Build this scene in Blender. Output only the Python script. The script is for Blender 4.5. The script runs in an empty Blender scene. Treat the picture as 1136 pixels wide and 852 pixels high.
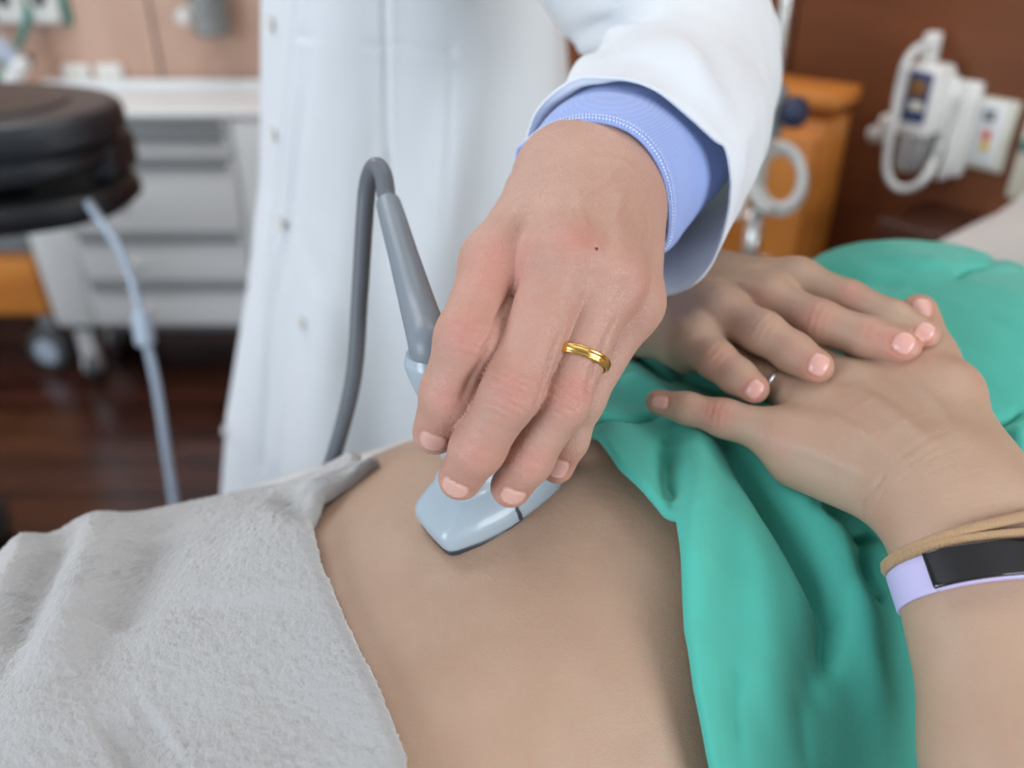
import bpy, bmesh, math, random
import numpy as np
from mathutils import Vector, Matrix
from mathutils.bvhtree import BVHTree

random.seed(4)
rng = np.random.default_rng(7)
SC = bpy.context.scene
COL = SC.collection
PI = math.pi

# ------------------------------------------------------------------ camera
FPX, CH, PITCH = 980.0, 1.35, math.radians(30)
CAM = np.array([0.0, 0.0, CH])
FW = np.array([0, math.cos(PITCH), -math.sin(PITCH)])
UPV = np.array([0, math.sin(PITCH), math.cos(PITCH)])
RT = np.array([1.0, 0, 0])

def ray(px, py):
    return FW + RT * ((px - 568) / FPX) + UPV * ((426 - py) / FPX)

def P(px, py, d):
    return CAM + ray(px, py) * d

def proj(p):
    q = np.asarray(p) - CAM
    d = q @ FW
    return 568 + FPX * (q @ RT) / d, 426 - FPX * (q @ UPV) / d, d

def at_plane(px, py, c, n):
    r = ray(px, py)
    c = np.asarray(c); n = np.asarray(n)
    return CAM + r * (((c - CAM) @ n) / (r @ n))

def at_y(px, py, y):
    return at_plane(px, py, (0, y, 0), (0, 1, 0))

def at_z(px, py, z):
    return at_plane(px, py, (0, 0, z), (0, 0, 1))

# ------------------------------------------------------------------ object helpers
def tag(o, label=None, cat=None, group=None, kind=None):
    if label: o['label'] = label
    if cat: o['category'] = cat
    if group: o['group'] = group
    if kind: o['kind'] = kind
    return o

def empty(name, loc=(0, 0, 0), rz=0.0):
    o = bpy.data.objects.new(name, None)
    o.empty_display_size = 0.05
    COL.objects.link(o)
    o.location = loc
    o.rotation_euler = (0, 0, rz)
    return o

def link_mesh(name, me, mat=None, parent=None, smooth=True):
    o = bpy.data.objects.new(name, me)
    COL.objects.link(o)
    if mat is not None and len(me.materials) == 0:
        me.materials.append(mat)
    if smooth:
        me.polygons.foreach_set('use_smooth', [True] * len(me.polygons))
    if parent is not None:
        o.parent = parent
        # verts are given in world space unless the parent is at a place: undo that place
        o.matrix_parent_inverse = Matrix.LocRotScale(parent.location, parent.rotation_euler, None).inverted()
    return o

def mesh_np(name, V, F, mat=None, parent=None, smooth=True):
    me = bpy.data.meshes.new(name)
    V = np.asarray(V, dtype=np.float32)
    F = np.asarray(F)
    n = F.shape[1]
    me.vertices.add(len(V)); me.vertices.foreach_set('co', V.ravel())
    me.loops.add(F.size); me.loops.foreach_set('vertex_index', F.ravel().astype(np.int32))
    me.polygons.add(len(F))
    me.polygons.foreach_set('loop_start', (np.arange(len(F)) * n).astype(np.int32))
    me.polygons.foreach_set('loop_total', np.full(len(F), n, dtype=np.int32))
    me.update(calc_edges=True); me.validate()
    return link_mesh(name, me, mat, parent, smooth)

def mesh_bm(name, bm, mat=None, parent=None, smooth=False):
    me = bpy.data.meshes.new(name)
    bmesh.ops.recalc_face_normals(bm, faces=bm.faces)
    bm.to_mesh(me); bm.free()
    return link_mesh(name, me, mat, parent, smooth)

def grid_faces(nu, nv, wrap_v=False, wrap_u=False):
    i = np.arange(nu if wrap_u else nu - 1); j = np.arange(nv if wrap_v else nv - 1)
    I, J = np.meshgrid(i, j, indexing='ij')
    I2 = (I + 1) % nu; J2 = (J + 1) % nv
    return np.stack([I * nv + J, I * nv + J2, I2 * nv + J2, I2 * nv + J], -1).reshape(-1, 4)

def catmull(pts, n):
    pts = np.asarray(pts, dtype=float)
    m = len(pts)
    out = []
    for k in np.linspace(0, m - 1, n):
        i = min(int(k), m - 2); f = k - i
        p1, p2 = pts[i], pts[i + 1]
        p0 = pts[i - 1] if i > 0 else 2 * p1 - p2
        p3 = pts[i + 2] if i + 2 < m else 2 * p2 - p1
        out.append(0.5 * ((2 * p1) + (-p0 + p2) * f + (2 * p0 - 5 * p1 + 4 * p2 - p3) * f * f + (-p0 + 3 * p1 - 3 * p2 + p3) * f ** 3))
    return np.array(out)

def catmull_closed(pts, n):
    pts = np.asarray(pts, dtype=float); m = len(pts); out = []
    for k in np.arange(n) * m / n:
        i = int(k); f = k - i
        p0, p1, p2, p3 = pts[(i - 1) % m], pts[i % m], pts[(i + 1) % m], pts[(i + 2) % m]
        out.append(0.5 * ((2 * p1) + (-p0 + p2) * f + (2 * p0 - 5 * p1 + 4 * p2 - p3) * f * f + (-p0 + 3 * p1 - 3 * p2 + p3) * f ** 3))
    return np.array(out)

def tube(name, pts, r, mat, parent=None, n=14, samples=None, cap=True):
    """a round tube along a smooth path; r is a number or one radius per given point"""
    pts = np.asarray(pts, dtype=float)
    m = samples or max(2, len(pts) * 8)
    rr = np.full(len(pts), r) if np.isscalar(r) else np.asarray(r, dtype=float)
    path = catmull(pts, m); rad = np.interp(np.linspace(0, len(pts) - 1, m), np.arange(len(pts)), rr)
    tan = np.gradient(path, axis=0); tan /= np.linalg.norm(tan, axis=1)[:, None]
    up = np.array([0, 0, 1.0]) if abs(tan[0][2]) < 0.9 else np.array([1.0, 0, 0])
    u = np.cross(tan[0], up); u /= np.linalg.norm(u)
    V = []
    a = np.arange(n) * 2 * PI / n
    for k in range(m):
        u = u - tan[k] * (u @ tan[k]); u /= np.linalg.norm(u)
        w = np.cross(tan[k], u)
        V.append(path[k] + rad[k] * (np.cos(a)[:, None] * u + np.sin(a)[:, None] * w))
    V = np.concatenate(V)
    F = grid_faces(m, n, wrap_v=True)
    if cap:
        V = np.concatenate([V, [path[0]], [path[-1]]])
        i0 = len(V) - 2
        c0 = [[i0, (j + 1) % n, j, j] for j in range(n)]
        b = (m - 1) * n
        c1 = [[i0 + 1, b + j, b + (j + 1) % n, b + (j + 1) % n] for j in range(n)]
        bm = bmesh.new()
        vs = [bm.verts.new(v) for v in V]
        for f in F: bm.faces.new([vs[i] for i in f])
        for f in c0 + c1: bm.faces.new([vs[i] for i in f[:3]])
        return mesh_bm(name, bm, mat, parent, True)
    return mesh_np(name, V, F, mat, parent)

def add_box(bm, c, size, bevel=0.0, M=None, seg=3):
    r = bmesh.ops.create_cube(bm, size=1.0)
    vs = r['verts']
    bmesh.ops.scale(bm, vec=size, verts=vs)
    if bevel > 0:
        es = list({e for v in vs for e in v.link_edges})
        rb = bmesh.ops.bevel(bm, geom=es, offset=bevel, segments=seg, affect='EDGES', profile=0.5)
        vs = list({v for f in rb['faces'] for v in f.verts} | {v for v in vs if v.is_valid})
    bmesh.ops.translate(bm, vec=c, verts=vs)
    if M is not None:
        bmesh.ops.transform(bm, matrix=M, verts=vs)
    return vs

def box(name, c, size, mat, parent=None, bevel=0.004, M=None):
    bm = bmesh.new(); add_box(bm, c, size, bevel, M)
    o = mesh_bm(name, bm, mat, parent, False)
    return soft(o)

def soft(o, ang=35):
    me = o.data
    me.polygons.foreach_set('use_smooth', [True] * len(me.polygons))
    try:
        me.set_sharp_from_angle(angle=math.radians(ang))
    except Exception:
        pass
    return o

def prism(name, outline, depth, mat, parent=None, M=None, bevel=0.0):
    """outline in local x/z, thickness along local y from 0 to depth"""
    bm = bmesh.new()
    vs = [bm.verts.new((x, 0, z)) for x, z in outline]
    f = bm.faces.new(vs)
    r = bmesh.ops.extrude_face_region(bm, geom=[f])
    bmesh.ops.translate(bm, vec=(0, depth, 0), verts=[g for g in r['geom'] if isinstance(g, bmesh.types.BMVert)])
    if bevel:
        bmesh.ops.bevel(bm, geom=[e for e in bm.edges], offset=bevel, segments=3, affect='EDGES', profile=0.5)
    if M is not None: bmesh.ops.transform(bm, matrix=M, verts=bm.verts)
    return soft(mesh_bm(name, bm, mat, parent))

def lathe(name, prof, mat, parent=None, M=None, n=28):
    """prof: (radius, height) pairs turned about local z"""
    prof = np.array(prof, dtype=float); a = np.arange(n) * 2 * PI / n
    V = np.stack([np.outer(prof[:, 0], np.cos(a)), np.outer(prof[:, 0], np.sin(a)), np.repeat(prof[:, 1][:, None], n, 1)], -1).reshape(-1, 3)
    F = grid_faces(len(prof), n, wrap_v=True)
    if M is not None:
        Mn = np.array(M); V = V @ Mn[:3, :3].T + Mn[:3, 3]
    bm = bmesh.new(); vs = [bm.verts.new(v) for v in V]
    for f in F: bm.faces.new([vs[i] for i in f])
    bmesh.ops.remove_doubles(bm, verts=bm.verts, dist=1e-6)
    return soft(mesh_bm(name, bm, mat, parent, True), 40)

def frame_M(loc, z, x=(1, 0, 0)):
    z = Vector(z).normalized(); x = Vector(x)
    x = (x - z * x.dot(z)).normalized(); y = z.cross(x)
    M = Matrix((x, y, z)).transposed().to_4x4(); M.translation = Vector(loc)
    return M

def set_color(o, C, name='tone'):
    at = o.data.color_attributes.new(name, 'FLOAT_COLOR', 'POINT')
    C4 = np.ones((len(C), 4), dtype=np.float32); C4[:, :C.shape[1]] = C
    at.data.foreach_set('color', C4.ravel())

# value noise in numpy
_perm = rng.random((64, 64, 64)).astype(np.float32)
def vnoise(Q, scale):
    q = Q * scale; i = np.floor(q).astype(int); f = q - i; f = f * f * (3 - 2 * f)
    i0 = i % 64; i1 = (i + 1) % 64
    def g(a, b, c): return _perm[a, b, c]
    x0, y0, z0 = i0.T; x1, y1, z1 = i1.T; fx, fy, fz = f.T
    c00 = g(x0, y0, z0) * (1 - fx) + g(x1, y0, z0) * fx
    c10 = g(x0, y1, z0) * (1 - fx) + g(x1, y1, z0) * fx
    c01 = g(x0, y0, z1) * (1 - fx) + g(x1, y0, z1) * fx
    c11 = g(x0, y1, z1) * (1 - fx) + g(x1, y1, z1) * fx
    return ((c00 * (1 - fy) + c10 * fy) * (1 - fz) + (c01 * (1 - fy) + c11 * fy) * fz) - 0.5

def seg_dist(Q, a, b):
    a = np.asarray(a); v = np.asarray(b) - a
    t = np.clip(((Q - a) @ v) / max(v @ v, 1e-12), 0, 1)
    return np.linalg.norm(Q - (a + t[:, None] * v), axis=1), t

def poly_dist(Q, pts):
    d = np.full(len(Q), 9.0); T = np.zeros(len(Q)); n = len(pts) - 1
    for i in range(n):
        dd, t = seg_dist(Q, pts[i], pts[i + 1])
        m = dd < d; d[m] = dd[m]; T[m] = (i + t[m]) / n
    return d, T

# ------------------------------------------------------------------ implicit surfaces
def smin(a, b, k):
    if k <= 0: return np.minimum(a, b)
    h = np.maximum(k - np.abs(a - b), 0) / k
    return np.minimum(a, b) - h * h * k * 0.25

class Vol:
    def __init__(s, lo, hi, h):
        s.lo = np.asarray(lo, dtype=float); s.h = h
        s.n = np.ceil((np.asarray(hi) - s.lo) / h).astype(int) + 1
        s.f = np.full(s.n, 0.5, dtype=np.float32)
    def group(s, prims, kin, kout, sub=False):
        """prims: (p0, p1, r0, r1) tapered capsules blended by kin, joined to the rest by kout"""
        A = np.array([np.minimum(p[0], p[1]) - max(p[2], p[3]) for p in prims]).min(0) - kout - kin - 4 * s.h
        B = np.array([np.maximum(p[0], p[1]) + max(p[2], p[3]) for p in prims]).max(0) + kout + kin + 4 * s.h
        i0 = np.clip(np.floor((A - s.lo) / s.h).astype(int), 0, s.n); i1 = np.clip(np.ceil((B - s.lo) / s.h).astype(int) + 1, 0, s.n)
        if (i1 <= i0).any(): return
        X = (s.lo[0] + s.h * np.arange(i0[0], i1[0])).astype(np.float32)[:, None, None]
        Y = (s.lo[1] + s.h * np.arange(i0[1], i1[1])).astype(np.float32)[None, :, None]
        Z = (s.lo[2] + s.h * np.arange(i0[2], i1[2])).astype(np.float32)[None, None, :]
        g = None
        for p0, p1, r0, r1 in prims:
            p0 = np.asarray(p0, dtype=np.float32); v = (np.asarray(p1) - p0).astype(np.float32)
            L = float(v @ v) + 1e-12
            t = np.clip(((X - p0[0]) * v[0] + (Y - p0[1]) * v[1] + (Z - p0[2]) * v[2]) / L, 0, 1)
            d = np.sqrt((X - p0[0] - t * v[0]) ** 2 + (Y - p0[1] - t * v[1]) ** 2 + (Z - p0[2] - t * v[2]) ** 2) - (r0 + (r1 - r0) * t)
            g = d if g is None else smin(g, d, kin)
        sl = tuple(slice(a, b) for a, b in zip(i0, i1))
        if sub:
            s.f[sl] = -smin(-s.f[sl], g, kout)
        else:
            s.f[sl] = smin(s.f[sl], g, kout)
    def twin(s):
        o = Vol.__new__(Vol); o.lo, o.h, o.n = s.lo, s.h, s.n; o.f = np.full(s.n, 0.5, dtype=np.float32); return o
    def merge(s, o, k):
        s.f = smin(s.f, o.f, k)
    def mesh(s, open_sides=True):
        f = s.f; n = s.n
        ins = f < 0
        c = np.zeros(tuple(n - 1), dtype=np.int8)
        for a in (0, 1):
            for b in (0, 1):
                for d in (0, 1):
                    c += ins[a:n[0] - 1 + a, b:n[1] - 1 + b, d:n[2] - 1 + d]
        act = (c > 0) & (c < 8)
        idx = np.full(act.shape, -1, dtype=np.int64)
        cells = np.argwhere(act); idx[act] = np.arange(len(cells))
        acc = np.zeros((len(cells), 3)); cnt = np.zeros(len(cells))
        corners = [(a, b, d) for a in (0, 1) for b in (0, 1) for d in (0, 1)]
        vals = {k: f[cells[:, 0] + k[0], cells[:, 1] + k[1], cells[:, 2] + k[2]] for k in corners}
        for k in corners:
            for ax in range(3):
                if k[ax] == 1: continue
                k2 = tuple(k[i] + (1 if i == ax else 0) for i in range(3))
                va, vb = vals[k], vals[k2]
                m = (va < 0) != (vb < 0)
                t = va[m] / (va[m] - vb[m])
                p = np.tile(np.array(k, dtype=float), (m.sum(), 1)); p[:, ax] += t
                acc[m] += p; cnt[m] += 1
        V = s.lo + s.h * (cells + acc / cnt[:, None])
        F = []
        for ax in range(3):
            o1, o2 = [(1, 2), (2, 0), (0, 1)][ax]
            sl0 = [slice(None)] * 3; sl1 = [slice(None)] * 3
            sl0[ax] = slice(0, n[ax] - 1); sl1[ax] = slice(1, n[ax])
            A = ins[tuple(sl0)]; B = ins[tuple(sl1)]
            e = np.argwhere(A != B)
            ok = (e[:, o1] > 0) & (e[:, o2] > 0) & (e[:, o1] < n[o1] - 1) & (e[:, o2] < n[o2] - 1)
            e = e[ok]
            fl = A[tuple(e.T)]
            def ci(d1, d2):
                q = e.copy(); q[:, o1] -= d1; q[:, o2] -= d2
                return idx[tuple(q.T)]
            q = np.stack([ci(1, 1), ci(0, 1), ci(0, 0), ci(1, 0)], 1)
            q[~fl] = q[~fl][:, ::-1]
            F.append(q)
        F = np.concatenate(F); F = F[(F >= 0).all(1)]
        return V, F

def laplace(V, F, it=2, lam=0.5):
    E = np.concatenate([F[:, [0, 1]], F[:, [1, 2]], F[:, [2, 3]], F[:, [3, 0]]])
    E = np.concatenate([E, E[:, ::-1]])
    cnt = np.bincount(E[:, 0], minlength=len(V))[:, None].clip(1)
    for _ in range(it):
        S = np.stack([np.bincount(E[:, 0], weights=V[E[:, 1], k], minlength=len(V)) for k in range(3)], 1)
        V = V + lam * (S / cnt - V)
    return V

def vnormals(V, F):
    N = np.zeros_like(V)
    a = V[F[:, 2]] - V[F[:, 0]]; b = V[F[:, 3 if F.shape[1] > 3 else 1]] - V[F[:, 1 if F.shape[1] > 3 else 0]]
    fn = np.cross(a, b)
    for k in range(F.shape[1]):
        for c in range(3):
            N[:, c] += np.bincount(F[:, k], weights=fn[:, c], minlength=len(V))
    return N / np.linalg.norm(N, axis=1)[:, None].clip(1e-12)

class Surf:
    """a mesh in numpy with features placed where the eye sees them on the surface"""
    def __init__(s, V, F):
        s.V, s.F = V, F
        s.N = vnormals(V, F)
        s.D = np.zeros(len(V)); s.C = np.zeros((len(V), 3))   # C: r redness, g nail, b pale/vein
        s.bvh = BVHTree.FromPolygons([tuple(v) for v in V.astype(float)], [tuple(int(i) for i in f) for f in F])
    def hit(s, px, py):
        r = ray(px, py); r = r / np.linalg.norm(r)
        h = s.bvh.ray_cast(Vector(CAM), Vector(r))
        if h[0] is None:
            h = s.bvh.find_nearest(Vector(P(px, py, 0.4)))
        return np.array(h[0]), np.array(h[1])
    def near(s, pts, R):
        lo = np.min(pts, 0) - R; hi = np.max(pts, 0) + R
        return np.where(((s.V > lo) & (s.V < hi)).all(1))[0]
    def line(s, pix, amp, w, taper=True):
        pts = [s.hit(*p)[0] for p in pix]
        m = s.near(pts, 4 * w)
        if len(m) == 0: return
        d, T = poly_dist(s.V[m], pts)
        s.D[m] += amp * np.exp(-(d / w) ** 2) * (np.sin(PI * np.clip(T, 0.03, 0.97)) ** 0.6 if taper else 1)
    def blotch(s, pix, R, ch, amt):
        c = s.hit(*pix)[0]; m = s.near([c], 3 * R)
        d = np.linalg.norm(s.V[m] - c, axis=1)
        s.C[m, ch] += amt * np.exp(-(d / R) ** 2)
    def knuckle(s, pix, along, R, n=5, amp=0.0004, w=0.0005, curve=0.35):
        """concentric bent creases over a finger joint; along = image direction of the finger"""
        c, nn = s.hit(*pix)
        a = s.hit(pix[0] + along[0] * 4, pix[1] + along[1] * 4)[0] - c
        a -= nn * (a @ nn); a /= np.linalg.norm(a); b = np.cross(nn, a)
        m = s.near([c], 1.6 * R); q = s.V[m] - c
        u = q @ a; v = q @ b; r = np.sqrt((u / R) ** 2 + (v / R) ** 2)
        fac = np.exp(-(r * 1.15) ** 4) * (s.N[m] @ nn > 0.1)
        k = u * (1 + curve * (v / R) ** 2 * -1) 
        wav = vnoise(s.V[m], 350) * 0.6
        s.D[m] += fac * (-amp) * (0.5 + 0.5 * np.cos(2 * PI * k * n / (2 * R) + wav * 3)) ** 2
        s.C[m, 0] += 0.22 * np.exp(-(r) ** 2) * (s.N[m] @ nn > 0)
    def nail(s, pix, along, L, W, lift=0.0003, free=0.14):
        c, nn = s.hit(*pix)
        a = s.hit(pix[0] - along[0] * 3, pix[1] - along[1] * 3)[0]
        a = c - a; a -= nn * (a @ nn); a /= np.linalg.norm(a); b = np.cross(nn, a)
        m = s.near([c], 1.3 * max(L, W)); q = s.V[m] - c
        u = q @ a / (L / 2); v = q @ b / (W / 2); up = (s.N[m] @ nn) > -0.1
        e = (np.abs(u) ** 3 + np.abs(v) ** 3) ** (1 / 3)
        plate = np.clip((1.0 - e) / 0.12, 0, 1) * up
        rim = np.exp(-((e - 1.08) / 0.10) ** 2) * up
        s.D[m] += lift * plate - 0.0005 * rim * np.clip(1.2 - u, 0, 1)
        s.C[m, 1] = np.maximum(s.C[m, 1], plate)
        s.C[m, 2] += plate * np.clip((u - (1 - 2 * free)) / 0.1, 0, 1) * 1.2 + plate * 0.35 * np.exp(-(((u + 0.95) / 0.3) ** 2))
        s.C[m, 0] += 0.18 * np.exp(-((e - 1.25) / 0.25) ** 2) * up
    def done(s):
        s.V = s.V + s.N * s.D[:, None]
        return s.V, s.F, np.clip(s.C, 0, 1)
# ------------------------------------------------------------------ materials
def new_mat(name):
    m = bpy.data.materials.new(name); m.use_nodes = True
    nt = m.node_tree; b = nt.nodes['Principled BSDF']
    return m, nt, b

def N_(nt, t, **kw):
    n = nt.nodes.new(t)
    for k, v in kw.items(): setattr(n, k, v)
    return n

def mat(name, col, rough=0.5, metal=0.0, var=0.0, vscale=20, bump=0.0, bscale=200, spec=0.5, trans=0.0, ior=1.45, coat=0.0, sheen=0.0):
    m, nt, b = new_mat(name)
    b.inputs['Base Color'].default_value = (*col, 1); b.inputs['Roughness'].default_value = rough
    b.inputs['Metallic'].default_value = metal; b.inputs['Specular IOR Level'].default_value = spec
    b.inputs['Transmission Weight'].default_value = trans; b.inputs['IOR'].default_value = ior
    b.inputs['Coat Weight'].default_value = coat; b.inputs['Sheen Weight'].default_value = sheen
    tc = N_(nt, 'ShaderNodeTexCoord')
    if True:
        no = N_(nt, 'ShaderNodeTexNoise'); no.inputs['Scale'].default_value = vscale; no.inputs['Detail'].default_value = 4
        nt.links.new(tc.outputs['Object'], no.inputs['Vector'])
        mx = N_(nt, 'ShaderNodeMix', data_type='RGBA')
        v = var if var else 0.03
        mx.inputs['A'].default_value = (*[c * (1 - v) for c in col], 1); mx.inputs['B'].default_value = (*[min(1, c * (1 + v)) for c in col], 1)
        nt.links.new(no.outputs['Fac'], mx.inputs['Factor']); nt.links.new(mx.outputs['Result'], b.inputs['Base Color'])
    if bump:
        n2 = N_(nt, 'ShaderNodeTexNoise'); n2.inputs['Scale'].default_value = bscale; n2.inputs['Detail'].default_value = 3
        nt.links.new(tc.outputs['Object'], n2.inputs['Vector'])
        bp = N_(nt, 'ShaderNodeBump'); bp.inputs['Strength'].default_value = bump; bp.inputs['Distance'].default_value = 0.001
        nt.links.new(n2.outputs['Fac'], bp.inputs['Height']); nt.links.new(bp.outputs['Normal'], b.inputs['Normal'])
    return m

def skin_mat(name, base, red, nail, pale, rough=0.5, sss=0.12, bump=0.25, freckle=0.0):
    m, nt, b = new_mat(name)
    L = nt.links.new
    tc = N_(nt, 'ShaderNodeTexCoord'); at = N_(nt, 'ShaderNodeAttribute', attribute_name='tone')
    sp = N_(nt, 'ShaderNodeSeparateColor'); L(at.outputs['Color'], sp.inputs['Color'])
    n1 = N_(nt, 'ShaderNodeTexNoise'); n1.inputs['Scale'].default_value = 45; n1.inputs['Detail'].default_value = 5
    L(tc.outputs['Object'], n1.inputs['Vector'])
    n1b = N_(nt, 'ShaderNodeTexNoise'); n1b.inputs['Scale'].default_value = 420; n1b.inputs['Detail'].default_value = 3
    L(tc.outputs['Object'], n1b.inputs['Vector'])
    mA = N_(nt, 'ShaderNodeMix', data_type='RGBA')
    mA.inputs['A'].default_value = (base[0] * .90, base[1] * .83, base[2] * .80, 1); mA.inputs['B'].default_value = (*[min(1, c * 1.06) for c in base], 1)
    L(n1.outputs['Fac'], mA.inputs['Factor'])
    mB = N_(nt, 'ShaderNodeMix', data_type='RGBA'); mB.inputs['B'].default_value = (*red, 1)
    ad = N_(nt, 'ShaderNodeMath', operation='MULTIPLY_ADD'); L(n1b.outputs['Fac'], ad.inputs[0]); ad.inputs[1].default_value = 0.38; 
    mul = N_(nt, 'ShaderNodeMath', operation='MULTIPLY'); L(sp.outputs['Red'], mul.inputs[0]); mul.inputs[1].default_value = 0.85
    sb = N_(nt, 'ShaderNodeMath', operation='SUBTRACT', use_clamp=True); L(ad.outputs[0], sb.inputs[0]); sb.inputs[1].default_value = 0.15
    L(mul.outputs[0], ad.inputs[2]); L(sb.outputs[0], mB.inputs['Factor']); L(mA.outputs['Result'], mB.inputs['A'])
    mC = N_(nt, 'ShaderNodeMix', data_type='RGBA'); mC.inputs['B'].default_value = (*nail, 1)
    L(sp.outputs['Green'], mC.inputs['Factor']); L(mB.outputs['Result'], mC.inputs['A'])
    mD = N_(nt, 'ShaderNodeMix', data_type='RGBA'); mD.inputs['B'].default_value = (*pale, 1)
    ml = N_(nt, 'ShaderNodeMath', operation='MULTIPLY'); ml.inputs[1].default_value = 0.8
    L(sp.outputs['Blue'], ml.inputs[0]); L(ml.outputs[0], mD.inputs['Factor']); L(mC.outputs['Result'], mD.inputs['A'])
    L(mD.outputs['Result'], b.inputs['Base Color'])
    rr = N_(nt, 'ShaderNodeMapRange'); rr.inputs['To Min'].default_value = rough; rr.inputs['To Max'].default_value = 0.25
    L(sp.outputs['Green'], rr.inputs['Value']); L(rr.outputs['Result'], b.inputs['Roughness'])
    b.inputs['Subsurface Weight'].default_value = sss
    b.inputs['Subsurface Radius'].default_value = (1.0, 0.35, 0.2); b.inputs['Subsurface Scale'].default_value = 0.004
    b.inputs['Specular IOR Level'].default_value = 0.4
    vo = N_(nt, 'ShaderNodeTexVoronoi', feature='DISTANCE_TO_EDGE'); vo.inputs['Scale'].default_value = 900
    L(tc.outputs['Object'], vo.inputs['Vector'])
    n2 = N_(nt, 'ShaderNodeTexNoise'); n2.inputs['Scale'].default_value = 300; n2.inputs['Detail'].default_value = 5
    L(tc.outputs['Object'], n2.inputs['Vector'])
    am = N_(nt, 'ShaderNodeMath', operation='ADD'); L(vo.outputs['Distance'], am.inputs[0]); L(n2.outputs['Fac'], am.inputs[1])
    bs = N_(nt, 'ShaderNodeMapRange'); bs.inputs['To Min'].default_value = bump; bs.inputs['To Max'].default_value = 0.02
    L(sp.outputs['Green'], bs.inputs['Value'])
    bp = N_(nt, 'ShaderNodeBump'); bp.inputs['Distance'].default_value = 0.0006
    L(bs.outputs['Result'], bp.inputs['Strength']); L(am.outputs[0], bp.inputs['Height']); L(bp.outputs['Normal'], b.inputs['Normal'])
    return m

def weave_mat(name, col, scale=1500, rough=0.8, bump=0.3, sheen=0.2, var=0.05, trans=0.0, col2=None, mixw=0.0):
    m, nt, b = new_mat(name); L = nt.links.new
    tc = N_(nt, 'ShaderNodeTexCoord')
    w1 = N_(nt, 'ShaderNodeTexWave', bands_direction='X'); w1.inputs['Scale'].default_value = scale / 20
    w2 = N_(nt, 'ShaderNodeTexWave', bands_direction='Z'); w2.inputs['Scale'].default_value = scale / 20
    for w in (w1, w2): w.inputs['Distortion'].default_value = 0.6; L(tc.outputs['Object'], w.inputs['Vector'])
    mm = N_(nt, 'ShaderNodeMath', operation='MULTIPLY'); L(w1.outputs['Fac'], mm.inputs[0]); L(w2.outputs['Fac'], mm.inputs[1])
    no = N_(nt, 'ShaderNodeTexNoise'); no.inputs['Scale'].default_value = 60; no.inputs['Detail'].default_value = 5; L(tc.outputs['Object'], no.inputs['Vector'])
    mx = N_(nt, 'ShaderNodeMix', data_type='RGBA'); mx.inputs['A'].default_value = (*[c * (1 - var) for c in col], 1); mx.inputs['B'].default_value = (*[min(1, c * (1 + var)) for c in col], 1)
    L(no.outputs['Fac'], mx.inputs['Factor'])
    last = mx.outputs['Result']
    if col2:
        m2 = N_(nt, 'ShaderNodeMix', data_type='RGBA'); m2.inputs['B'].default_value = (*col2, 1)
        k = N_(nt, 'ShaderNodeMath', operation='MULTIPLY'); k.inputs[1].default_value = mixw
        L(mm.outputs[0], k.inputs[0]); L(k.outputs[0], m2.inputs['Factor']); L(last, m2.inputs['A']); last = m2.outputs['Result']
    L(last, b.inputs['Base Color'])
    b.inputs['Roughness'].default_value = rough; b.inputs['Sheen Weight'].default_value = sheen; b.inputs['Specular IOR Level'].default_value = 0.25
    bp = N_(nt, 'ShaderNodeBump'); bp.inputs['Strength'].default_value = bump; bp.inputs['Distance'].default_value = 0.0004
    ad = N_(nt, 'ShaderNodeMath', operation='ADD'); L(mm.outputs[0], ad.inputs[0]); L(no.outputs['Fac'], ad.inputs[1])
    L(ad.outputs[0], bp.inputs['Height']); L(bp.outputs['Normal'], b.inputs['Normal'])
    if trans:
        tr = N_(nt, 'ShaderNodeBsdfTranslucent'); tr.inputs['Color'].default_value = (*col, 1)
        ms = N_(nt, 'ShaderNodeMixShader'); ms.inputs['Fac'].default_value = trans
        out = nt.nodes['Material Output']
        L(b.outputs['BSDF'], ms.inputs[1]); L(tr.outputs['BSDF'], ms.inputs[2]); L(ms.outputs['Shader'], out.inputs['Surface'])
    return m

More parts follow.
